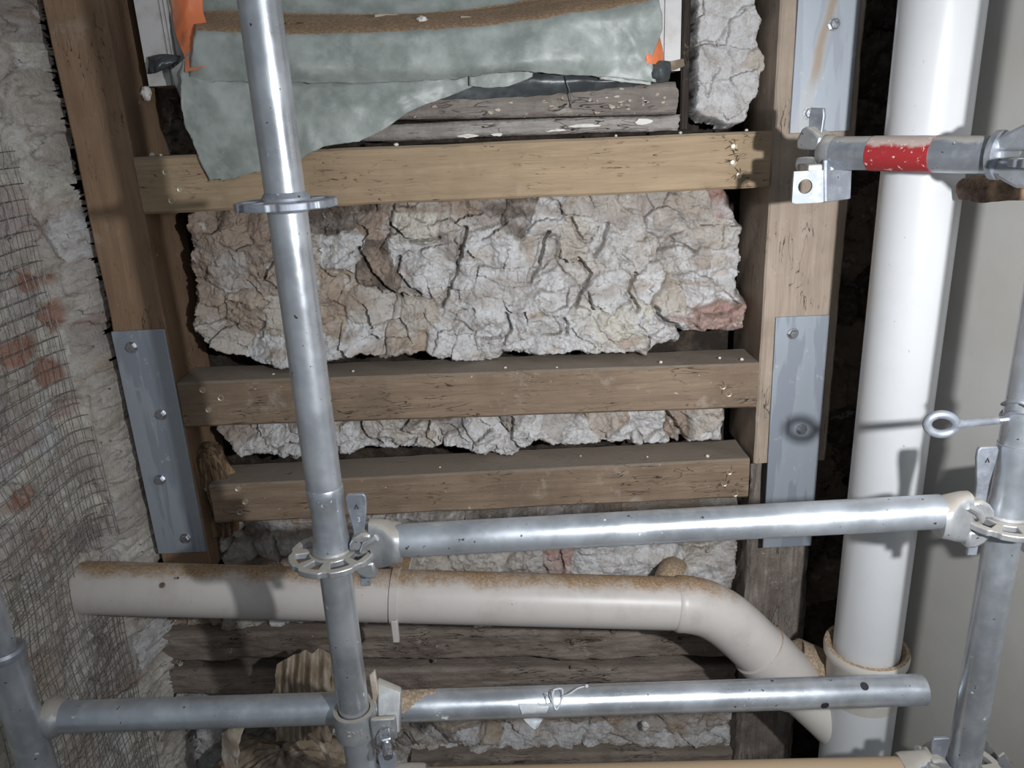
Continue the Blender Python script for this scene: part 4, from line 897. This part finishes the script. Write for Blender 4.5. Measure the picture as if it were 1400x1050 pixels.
hz = Vector((0, 0, 1)); sd_ = dv.cross(hz).normalized()
def TB(a, b, c): return A_ - dv * a + sd_ * b + hz * c      # a: outwards from the left end
# left head: two curved jaws with a slot between them
n = 28
def shell(sec, nm, mat, parent, ang=50):
    vs = []; 
    for (a, cz, hw, hh) in sec:
        for k in range(n):
            q_ = 2 * math.pi * k / n; vs.append(TB(a, hw * math.cos(q_), cz + hh * math.sin(q_)))
    fs = [(i * n + k, i * n + (k + 1) % n, (i + 1) * n + (k + 1) % n, (i + 1) * n + k) for i in range(len(sec) - 1) for k in range(n)] + [tuple(range(n)), tuple((len(sec) - 1) * n + k for k in range(n))]
    return mk(nm, MB().add(vs, fs), mat, parent, ang=ang)
shell([(-.012, 0, .0225, .0225), (-.004, 0, .0240, .0250), (.002, 0, .0225, .0250), (.010, 0, .0170, .0240)], 'head', 'cast', br)
for sg, nm in ((1, 'upper_jaw'), (-1, 'lower_jaw')):
    prof = [(.004, sg * .004), (.030, sg * .005), (.041, sg * .006), (.042, sg * .018), (.034, sg * .034), (.026, sg * .037), (.014, sg * .030), (.002, sg * .022)]
    A2 = [TB(a, -.017, c) for a, c in prof]; B2 = [TB(a, .017, c) for a, c in prof]; nn = len(prof)
    mk(nm, MB().add(A2 + B2, [tuple(range(nn)), tuple(range(nn, 2 * nn))[::-1]] + [(i, nn + i, nn + (i + 1) % nn, (i + 1) % nn) for i in range(nn)]), 'cast', br, bevel=.004)
mk('wedge', MB().prism([TB(.031, -.003, -.010), TB(.014, -.003, -.010), TB(.009, -.003, .050), TB(.011, -.003, .060), TB(.030, -.003, .061), TB(.033, -.003, .052)], sd_ * .006), 'galv_plain', br, bevel=.0015)
# angle bracket hanging below with a round hole
hx0, hx1 = P(1086, 256, 1.105), P(1133, 256, 1.105)
def plate_hole(c, w0, w1, h0, h1, r, th, udir, vdir, ndir):
    k = 32; outer = []; inner = []
    for i in range(k):
        a = 2 * math.pi * (i + .5) / k; ca_, sa_ = math.cos(a), math.sin(a)
        tx = (w1 if ca_ > 0 else -w0) / ca_ if abs(ca_) > 1e-6 else 9; ty = (h1 if sa_ > 0 else -h0) / sa_ if abs(sa_) > 1e-6 else 9
        t = min(abs(tx), abs(ty)); outer.append(c + udir * ca_ * t + vdir * sa_ * t); inner.append(c + udir * ca_ * r + vdir * sa_ * r)
    vs = outer + inner + [v + ndir * th for v in outer + inner]
    fs = []
    for i in range(k):
        j = (i + 1) % k; fs += [(i, j, k + j, k + i), (2 * k + i, 3 * k + i, 3 * k + j, 2 * k + j), (i, 2 * k + i, 2 * k + j, j), (k + i, k + j, 3 * k + j, 3 * k + i)]
    return MB().add(vs, fs)
X_ = Vector((1, 0, 0)); Z_ = Vector((0, 0, 1)); Y_ = Vector((0, 1, 0))
hc = P(1101, 255, 1.100)
mk('angle_plate', plate_hole(hc, .0172, .0272, .023, .021, .0100, .005, X_, Z_, Y_), 'galv_plain', br, smooth=False)
pA = P(1128, 218, 1.100); pA2 = P(1128, 277, 1.100); pB = P(1165, 228, 1.125); pB2 = P(1163, 272, 1.125)
mk('angle_side', MB().prism([pA, pB, pB2, pA2], (.0, .006, 0)), 'galv_plain', br, bevel=.0015)
mk('angle_web', MB().prism([pA + Vector((-.0025, -.001, 0)), pA + Vector((.004, -.001, 0)), pA2 + Vector((.004, -.001, 0)), pA2 + Vector((-.0025, -.001, 0))], (0, .007, 0)), 'galv_plain', br, bevel=.002)
mk('cross_lug', MB().box(tuple(P(1104, 236, 1.105)), tuple(P(1130, 222, 1.135))), 'cast', br, bevel=.002)
# right head of the brace
shell([(-Lb - .004, 0, .0225, .0225), (-Lb + .001, 0, .0285, .0285), (-Lb - .006, 0, .0285, .0285), (-Lb - .010, 0, .021, .021)], 'flange', 'galv_plain', br)
for sg, nm in ((1, 'upper_jaw'), (-1, 'lower_jaw')):
    prof = [(.002, sg * .005), (.055, sg * .006), (.060, sg * .016), (.050, sg * .032), (.034, sg * .036), (.016, sg * .027), (.002, sg * .018)]
    A2 = [TB(-Lb - a, -.018, c) for a, c in prof]; B2 = [TB(-Lb - a, .018, c) for a, c in prof]; nn = len(prof)
    mk(nm, MB().add(A2 + B2, [tuple(range(nn))[::-1], tuple(range(nn, 2 * nn))] + [(i, (i + 1) % nn, nn + (i + 1) % nn, nn + i) for i in range(nn)]), 'galv', br, bevel=.004)
mk('rear_block', MB().prism([TB(-Lb - .004, -.012, -.007), TB(-Lb - .030, -.012, -.007), TB(-Lb - .030, -.012, .007), TB(-Lb - .004, -.012, .007)], sd_ * .024), 'cast', br)
# muddy board end at the right edge
rb = P(1385, 262, 1.0)
vs, fs = timber_mesh((P(1346, 266, 1.02).x, 1.05, rb.z), (P(1346, 266, 1.02).x + .085, 1.03, rb.z + .004), .028, .06, amp=.005, bev=.006, seed=77, nl=60, rough_end=.006)
tag(finish('muddy_board', vs, fs, 'mud', ang=60), 'dark mud-caked board end under the brace at the right edge', 'board')

# eye bolt through the right standard
eb = empty('eye_bolt', tuple(P(1290, 580, .83))); tag(eb, 'bright ring eye bolt sticking out from the right scaffold standard', 'eye bolt')
ec = P(1287, 580, .83); ring = []
ud = Vector((.93, 0, -.36)); vd = Vector((.30, -.20, .93))
ud.normalize(); vd = (vd - ud * vd.dot(ud)).normalized()
for k in range(48):
    a = 2 * math.pi * k / 48; ring.append(ec + ud * math.cos(a) * .0170 + vd * math.sin(a) * .0129)
mk('ring', MB().sweep(ring, .0050, 16, closed=True), 'galv_plain', eb)
s0 = P(1309, 580, .83); s1 = P(1381, 573, .852)
mk('shank', MB().sweep([s0 + (s1 - s0) * t for t in (-.06, 0, .12, .6, .75)], [.0055, .0060, .0049, .0047, .0047], 20), 'galv_plain', eb)
th = MB(); pts = []; rr_ = []
for i in range(30): t = .74 + .26 * i / 29; pts.append(s0 + (s1 - s0) * t); rr_.append(.0047 if i % 2 else .0042)
mk('thread', th.sweep(pts, rr_, 20), 'bolt', eb)
# clip round the right standard
cl = MB()
for dz, ph in ((.012, .3), (.000, -.2)):
    cl.sweep([(XR_ + math.cos(a) * (TR + .0015), YR_ + math.sin(a) * (TR + .0015), P(1392, 565, .85).z + dz + .007 * math.sin(a * 2 + ph)) for a in np.linspace(0, 2 * math.pi, 40)], .0022, 8)
tag(mk('wire_clip', cl, 'galv_plain'), 'wavy steel clip around the right standard above the eye bolt', 'clip')
# clamp bracket right of the standard, cut by the frame
xb_ = XR_ + .026; yb_ = YR_ + .004
cb = empty('clamp_bracket', (xb_ + .03, yb_, zr3)); tag(cb, 'dark grey angular clamp beside the right standard at the frame edge', 'clamp')
mk('bracket_arm', MB().prism([(xb_ + .004, yb_, zr3 + .055), (xb_ + .055, yb_, zr3 + .062), (xb_ + .062, yb_, zr3 - .050), (xb_ + .014, yb_, zr3 - .060), (xb_, yb_, zr3 - .012)], (0, .03, 0)), 'galv_dusty', cb, bevel=.003)
mk('bracket_bolt', MB().lathe((xb_ + .02, yb_, zr3 - .040), (0, -1, 0), [(0, .012), (.012, .012), (.014, .009)], 6), 'cast', cb, smooth=False)
# small bracket behind the foot of the right standard
fb = empty('foot_bracket', tuple(P(1350, 1035, .92))); tag(fb, 'small dusty open bracket behind the right standard at the bottom edge', 'bracket')
q = [P(a, b, .92) for a, b in [(1338, 1012), (1346, 1006), (1364, 1034), (1360, 1058), (1338, 1058)]]
mk('bracket_cheek', MB().prism(q, (0, .004, 0)), 'cast', fb, bevel=.001); mk('bracket_cheek', MB().prism([v + Vector((.012, -.03, -.004)) for v in q], (0, .004, 0)), 'cast', fb, bevel=.001)
mk('bracket_pin', MB().lathe(P(1360, 1050, .91), (1, 0, 0), [(-.01, .008), (.025, .008)], 16), 'mud', fb)

# ================================================================ WIRE LATH over the left wall
U, V, h = HL[0]; st = 6
hs = h.copy(); 
w_ = 5
hm = hs[::st, ::st].copy(); 
for _ in range(2):
    pad = np.pad(hm, 1, mode='edge'); hm = np.max([pad[i:i + hm.shape[0], j:j + hm.shape[1]] for i in range(3) for j in range(3)], 0)
for _ in range(3):
    pad = np.pad(hm, 1, mode='edge'); hm = np.mean([pad[i:i + hm.shape[0], j:j + hm.shape[1]] for i in range(3) for j in range(3)], 0)
du_ = (U[-1, 0] - U[0, 0]) / (U.shape[0] - 1) * st; dv_ = (V[0, -1] - V[0, 0]) / (V.shape[1] - 1) * st
def hat(u, v):
    a = np.clip((u - U[0, 0]) / du_, 0, hm.shape[0] - 1.001); b = np.clip((v - V[0, 0]) / dv_, 0, hm.shape[1] - 1.001)
    i = a.astype(int); j = b.astype(int); fa = a - i; fb_ = b - j
    return (hm[i, j] * (1 - fa) + hm[i + 1, j] * fa) * (1 - fb_) + (hm[i, j + 1] * (1 - fa) + hm[i + 1, j + 1] * fa) * fb_
def lath(name, edge, z0, z1, cu, cv, rot, off, label, ph, cut=None, rw=.00085):
    mb = MB(); c, s = math.cos(rot), math.sin(rot)
    def emit(us, vs_):
        us = np.array(us); vs_ = np.array(vs_)
        us = us + .0025 * vn(us * 5 + ph, vs_ * 5, 300); vs_ = vs_ + .0025 * vn(us * 6, vs_ * 6 + ph, 301)
        ok = (vs_ > z0) & (vs_ < z1) & (us < edge(vs_)) & (us > .30)
        if cut is not None: ok &= ~cut(us, vs_)
        hh = hat(us, vs_) + off; X, Y, Z = left_map(us, vs_, hh); run = []
        for i in range(len(us)):
            if ok[i]: run.append((X[i], Y[i], Z[i]))
            if (not ok[i] or i == len(us) - 1):
                if len(run) > 2: mb.sweep(run, rw, 4, False)
                run = []
    R_ = 1.6; t = np.arange(-R_, R_, .012)
    for k in range(-60, 61): emit(.5 + (k * cu) * c - t * s, 1.2 + (k * cu) * s + t * c)
    for k in range(-60, 61): emit(.5 + t * c - (k * cv) * s, 1.2 + t * s + (k * cv) * c)
    o = mk(name, mb, 'wire'); tag(o, label, 'wire mesh', 'wire lath sheets')
e1p = [(2.0, PL(10, 170)), ]
ez = [PL(0, 180), PL(30, 270), PL(45, 350), PL(62, 430), PL(100, 545), PL(125, 620), PL(150, 700), PL(160, 740)]
zz = np.array([q[1] for q in ez])[::-1]; uu = np.array([q[0] for q in ez])[::-1]
print('EDGE', ez)
pcx = PL(120, 805)
cutf = lambda u, v: np.hypot((u - (1.222 - YS)) / .062, (v - p_start.z + .0) / .062) < 1
lath('wire_lath', lambda v: np.interp(v, zz, uu), PL(100, 760)[1], PL(0, 190)[1], .0215, .0250, .03, .010, 'fine square wire lath on the left wall, sheet above the soil pipe', 0, cutf)
lath('wire_lath', lambda v: np.full(v.shape, LS + LA * .5), .45, PL(60, 760)[1] + .02, .0205, .0230, -.05, .011, 'second wire lath sheet, overlapping low on the left wall beside the soil pipe', 7, cutf)

# ================================================================ LOOSE BITS
# rotten wood by the left stud
rv = []
zr0, zr1_ = P(290, 735, 1.38).z, P(280, 612, 1.38).z; nz_, na_ = 60, 30
for i in range(nz_ + 1):
    t = i / nz_; z = zr0 + (zr1_ - zr0) * t; w0 = .020 + .010 * math.sin(t * 3.1) ; cx = -.598 + .006 * math.sin(t * 5) ; cy = 1.405
    for k in range(na_):
        a = 2 * math.pi * k / na_; f_ = float(1 + .55 * fbm(np.array(math.cos(a) * 2 + t * 2.5), np.array(math.sin(a) * 2 + t * 1.2), 5, 4) + .25 * vn(np.array(a * 4.0), np.array(t * 3.0), 8))
        if t > .9: f_ *= (1 - t) / .1 * .8 + .2
        rv.append((cx + math.cos(a) * w0 * f_ , cy + math.sin(a) * .035 * f_, z))
fs = [(i * na_ + k, i * na_ + (k + 1) % na_, (i + 1) * na_ + (k + 1) % na_, (i + 1) * na_ + k) for i in range(nz_) for k in range(na_)] + [tuple(range(na_))[::-1], tuple(nz_ * na_ + k for k in range(na_))]
tag(finish('rotten_post', rv, fs, 'rot', ang=60), 'crumbling rotten wood remnant between left stud and lowest rail', 'rotten timber')
CR_N = [0]
def crumb(c, r, label=None, mat='chalk', seed=0, group='plaster crumbs on timber', sq=.7):
    rd = random.Random(seed); mb = MB(); nu_, nv_ = 9, 6; vs = []
    for i in range(nv_ + 1):
        th_ = math.pi * i / nv_
        for k in range(nu_):
            a = 2 * math.pi * k / nu_; q_ = rd.uniform(.72, 1.15); vs.append((c[0] + r * q_ * math.sin(th_) * math.cos(a), c[1] + r * q_ * math.sin(th_) * math.sin(a), c[2] + r * sq * (q_ * math.cos(th_) if 0 < i < nv_ else math.cos(th_))))
    fs = [(i * nu_ + k, i * nu_ + (k + 1) % nu_, (i + 1) * nu_ + (k + 1) % nu_, (i + 1) * nu_ + k) for i in range(nv_) for k in range(nu_)]
    o = finish('plaster_crumb', vs, fs, mat, ang=20)
    tag(o, label, 'crumb', group)
    return o
def top_of(xp, yy, pa_, pb_, h_):
    (xa, za), (xb, zb) = pa_, pb_; return za + (zb - za) * (xp - xa) / (xb - xa) + h_ / 2
r = random.Random(9)
for i, (px_, dy, sz) in enumerate([(902,.02,.0035),(1012,.02,.004),(985,.035,.003),(690,.02,.003),(480,.03,.003),(430,.02,.0025),(760,.012,.0022),(370,.03,.0025)]):
    x = P(px_, 485, 1.38).x; y = 1.35 + dy; crumb((x, y, top_of(x, y, (-.616, 1.345), (.457, 1.330), .088) + sz * .6), sz, ['crumb on the middle rail below the reddish brick','crumb at the far right corner of the middle rail','crumb on the back of the middle rail, second from right','crumb at the centre of the middle rail under the rubble','crumb on the middle rail just right of the front standard','crumb on the middle rail close to the front standard','crumb at mid right on the middle rail','crumb on the middle rail left of the front standard'][i], seed=i + 1)
for i, (px_, dy, sz) in enumerate([(965,.018,.004),(795,.05,.0022),(885,.03,.0025),(600,.03,.002)]):
    x = P(px_, 620, 1.38).x; y = 1.35 + dy; crumb((x, y, top_of(x, y, (-.592, 1.139), (.450, 1.141), .082) + sz * .6), sz, ['crumb near the right end of the lowest timber rail', 'crumb at mid right on the back of the lowest rail', 'crumb on the lowest rail, second from its right end', 'crumb near the middle of the lowest timber rail'][i], seed=i + 21)
for i, (px_, dy, sz) in enumerate([(541,.008,.0045),(842,.01,.003),(1020,.01,.003),(930,.01,.0035),(205,.008,.005),(215,.012,.003)]):
    x = P(px_, 190, 1.36).x; y = 1.35 + dy; crumb((x, y, top_of(x, y, (-.616, 1.740), (.457, 1.735), .094) + sz * .55), sz, ['white crumb on the top rail below the torn paper edge', 'crumb on the top rail under the right part of the cill', 'crumb near the right end of the top rail', 'crumb on the top rail left of the big pale stone', 'larger crumb at the left end of the top rail by the stud', 'small crumb beside the larger one at the left end of the top rail'][i], seed=i + 41)
crumb(tuple(P(577, 27, 1.385)), .009, 'largest white plaster lump lying on the dusty fold of the masking paper', seed=70, group=None)
crumb(tuple(P(883, 992, 1.395)), .011, 'round white plaster blob stuck below the loose horizontal tube', seed=71, group=None, sq=1.0)
crumb(tuple(P(200, 128, 1.42)), .010, 'grey plaster lump in the dark hole left of the paper flap', seed=72, group=None, sq=1.2)
for i, (a, b, c_, d) in enumerate([(513, 22, 543, 20), (385, 33, 415, 31), (630, 24, 647, 24), (530, 33, 540, 36)]):
    p0 = P(a, b, 1.385); p1 = P(c_, d, 1.385)
    o = mk('wood_splinter', MB().sweep([p0, (p0 + p1) / 2 + Vector((0, 0, .001)), p1], [.0024, .0012, .0008], 6), 'torn' if i in (0, 2) else 'rot')
    tag(o, ['pale splinter with knob, left of the plaster lump on the dusty fold', 'dark splinter beside the front standard on the dusty fold', 'short pale splinter right of the plaster lump on the dusty fold', 'small dark chip under the pale splinter on the dusty fold'][i], 'splinter')
# nails and stones poking from the old beam
ob = [o_ for o_ in COL.objects if o_.name.startswith('old_beam')][0]
for (a, b, l) in [(785, 876, .012), (840, 862, .010), (757, 891, .004), (832, 900, .004), (595, 905, .005), (782, 914, .004), (240, 905, .01), (300, 880, .012)]:
    p = P(a, b, 1.375); mk('peg', MB().lathe((p.x, p.y + .006, p.z), (-.25, -1, -.15), [(0, .0055 * (l / .012 + .3)), (l, .0050 * (l / .012 + .3)), (l + .001, .003)], 12), 'oldX', ob)
# waste paper and sack at the bottom
pk = empty('torn_paper_bundle', tuple(P(415, 960, 1.22))); tag(pk, 'torn crumpled brown paper standing behind the loose tube, left of the front standard', 'paper')
xs_ = [378, 386, 394, 402, 410, 418, 427, 436, 445, 454]; zg = [0, .010, -.006, .012, -.004, .010, -.010, .006, -.008, .004]
rows = [row(xs_, [908, 903, 900, 896, 893, 888, 893, 886, 890, 896], [1.245 + g * .6 for g in zg]), row([x - 2 for x in xs_], [930] * 10, [1.225 + g for g in zg]),
        row([x + (x - 415) * .05 for x in xs_], [962] * 10, [1.215 + g for g in zg]), row(xs_, [1012] * 10, [1.21 + g for g in zg])]
vs, fs = loft(rows, 90, 60, .0025, 81, .004, 34); finish('crumpled_sheet', vs, fs, 'waste', pk, solid=.001, ang=180)
rows = [row([436, 455, 470], [895, 900, 905], [1.26, 1.25, 1.24]), row([440, 458, 480], [925, 935, 945], [1.25, 1.23, 1.22]), row([445, 465, 490], [950, 962, 975], [1.22, 1.2, 1.19]), row([450, 475, 500], [985, 1000, 1010], [1.2, 1.17, 1.16])]
vs, fs = loft(rows, 40, 50, .008, 83, .004, 28); finish('second_fold', vs, fs, 'waste', pk, solid=.001, ang=180)
rows = [row([438, 450, 462], [945, 950, 955], [1.205, 1.195, 1.19]), row([450, 462, 474], [965, 972, 978], [1.19, 1.18, 1.17]), row([460, 474, 490], [1000, 1005, 1008], [1.18, 1.165, 1.16])]
vs, fs = loft(rows, 20, 30, .004, 85, .003, 28); finish('pale_strip', vs, fs, 'torn', pk, solid=.001, ang=180)
sk = empty('waste_sack', tuple(P(390, 1045, 1.15))); tag(sk, 'dusty brown crumpled sack lying at the bottom edge below the loose tube', 'sack')
n1, n2 = 90, 50; vs = []
c_ = P(400, 1095, 1.22)
for i in range(n2 + 1):
    th_ = math.pi * i / n2
    for k in range(n1):
        a = 2 * math.pi * k / n1; q_ = float(1 + .22 * fbm(np.array(math.cos(a) * 2.2 + math.cos(th_)), np.array(math.sin(a) * 2.2 + th_ * 1.5), 91, 5) + .07 * ridge(np.array(math.cos(a) * 3 + th_ * 2), np.array(math.sin(a) * 3.0), 92, 3))
        vs.append((c_.x + .165 * q_ * math.sin(th_) * math.cos(a), c_.y + .12 * q_ * math.sin(th_) * math.sin(a), c_.z + .125 * q_ * math.cos(th_)))
fs = [(i * n1 + k, (i + 1) * n1 + k, (i + 1) * n1 + (k + 1) % n1, i * n1 + (k + 1) % n1) for i in range(n2) for k in range(n1)]
finish('sack_body', vs, fs, 'waste', sk, ang=80)
rows = [row([306, 318, 334], [1000, 992, 988], [1.16, 1.15, 1.15]), row([304, 314, 326], [1025, 1022, 1020], [1.155, 1.14, 1.135]), row([308, 316, 324], [1060, 1060, 1060], [1.15, 1.135, 1.13])]
vs, fs = loft(rows, 26, 30, .005, 87, .003, 20); finish('pale_edge', vs, fs, 'torn', sk, solid=.001, ang=180)
mk('strap', MB().sweep([P(422, 1003, 1.10), P(436, 1015, 1.10), P(447, 1032, 1.10), P(456, 1060, 1.10)], [.003, .004, .004, .003], 8), 'torn', sk)
# shard between standard and coupler
sh_ = MB().prism([P(504, 924, .885), P(512, 918, .885), P(518, 950, .885), P(522, 975, .885), P(530, 985, .885), P(510, 985, .885), P(508, 950, .885)], (0, .008, 0))
tag(mk('plaster_shard', sh_, 'torn', bevel=.002), 'pointed pale shard stuck upright between front standard and tube', 'shard')
# dust crust on the tube right of the coupler
nx_, na_ = 60, 16; dvs = []
def tube_t(px_): 
    p = P(px_, 965, .895); return (p - ta).dot(ax)
upv = (Vector((0, 0, 1)) - ax * ax.z).normalized(); frv = ax.cross(upv).normalized(); frv = frv if frv.y < 0 else -frv
for i in range(nx_ + 1):
    t = tube_t(506 + 90 * i / nx_); lim = 78 * (1 - sst(.35, 1.0, i / nx_)) + 12 * float(fbm(np.array(i * .35), np.array(2.0), 3, 3)) + 6
    for k in range(na_ + 1):
        a_ = math.radians(-25 + (25 + max(lim, 2)) * k / na_); th = .0012 + .0008 * float(vn(np.array(i * .8), np.array(k * .7), 4)); th = th if 0 < k < na_ else -.0005
        c0 = ta + ax * t; dvs.append(c0 + (upv * math.cos(a_) + frv * math.sin(a_)) * (TR + th))
dfs = [(i * (na_ + 1) + k, i * (na_ + 1) + k + 1, (i + 1) * (na_ + 1) + k + 1, (i + 1) * (na_ + 1) + k) for i in range(nx_) for k in range(na_)]
tag(finish('dust_crust', dvs, dfs, 'dustcap', ang=180), 'tan dust crust caked on the loose tube right of the coupler', 'dust')
# knotted tape and string on the loose tube
kt = empty('tape_scrap', tuple(P(755, 960, .88))); tag(kt, 'scrap of clear tape with string knotted round the loose lower tube', 'tape')
def on_tube(x, y, lift=.0012):
    p = P(x, y, .89); 
    for _ in range(6):
        t = (p - ta).dot(ax); c0 = ta + ax * t; 
        o_ = Vector((0, 0, H)); d = (p - o_).normalized(); w = p - c0
        dz_ = p.z - c0.z; hz_ = min(abs(dz_), TR * .999); yy = c0.y - math.sqrt(max((TR + lift) ** 2 - dz_ ** 2, 0)) if abs(dz_) < TR + lift else c0.y
        p = P(x, y, yy)
    return p
def strand(pts, r_, nm='string', mat='film'): mk(nm, MB().sweep(smoothp([on_tube(a, b, .002) for a, b in pts], 4), r_, 8), mat, kt)
strand([(748,948),(746,956),(748,963),(754,962),(755,950),(757,943)], .0011); strand([(757,943),(768,942),(768,955),(761,970),(756,960),(757,945)], .0012)
strand([(736,962),(745,964),(755,960)], .0010); strand([(768,952),(780,948),(790,941),(802,938)], .0009)
mk('string_end', MB().lathe(on_tube(802, 938, .003), (0, -1, 0), [(-.002, .001), (-.001, .0025), (.001, .0025), (.002, .001)], 12), 'film', kt)
vs, fs = loft([[on_tube(a, 962) for a in (708, 730, 752)], [on_tube(a, 974) for a in (712, 732, 748)], [on_tube(a, 984) for a in (716, 730, 742)], [P(a, b, .893) for a, b in ((726, 994), (731, 997), (735, 994))]], 20, 20, .0002, 95, .001, 20)
finish('tape_piece', vs, fs, 'film', kt, solid=.0006, ang=180)
# twigs under the loose tube
for i, (pts_, lb) in enumerate([([(560,1000),(566,1012),(573,1018)], 'short dark splinter under the tube, right of the coupler'), ([(612,1003),(622,1014),(632,1015)], 'thin pale splinter lying across the lower plaster strip'), ([(536,1008),(545,1022)], 'small splinter leaning beside the coupler')]):
    tag(mk('wood_splinter', MB().sweep([P(a, b, 1.388) for a, b in pts_], .0022, 6), 'oldX'), lb, 'splinter')
print('TRIS', sum(len(o_.data.polygons) for o_ in COL.objects if o_.type == 'MESH') * 2, 'OBJS', len(COL.objects))
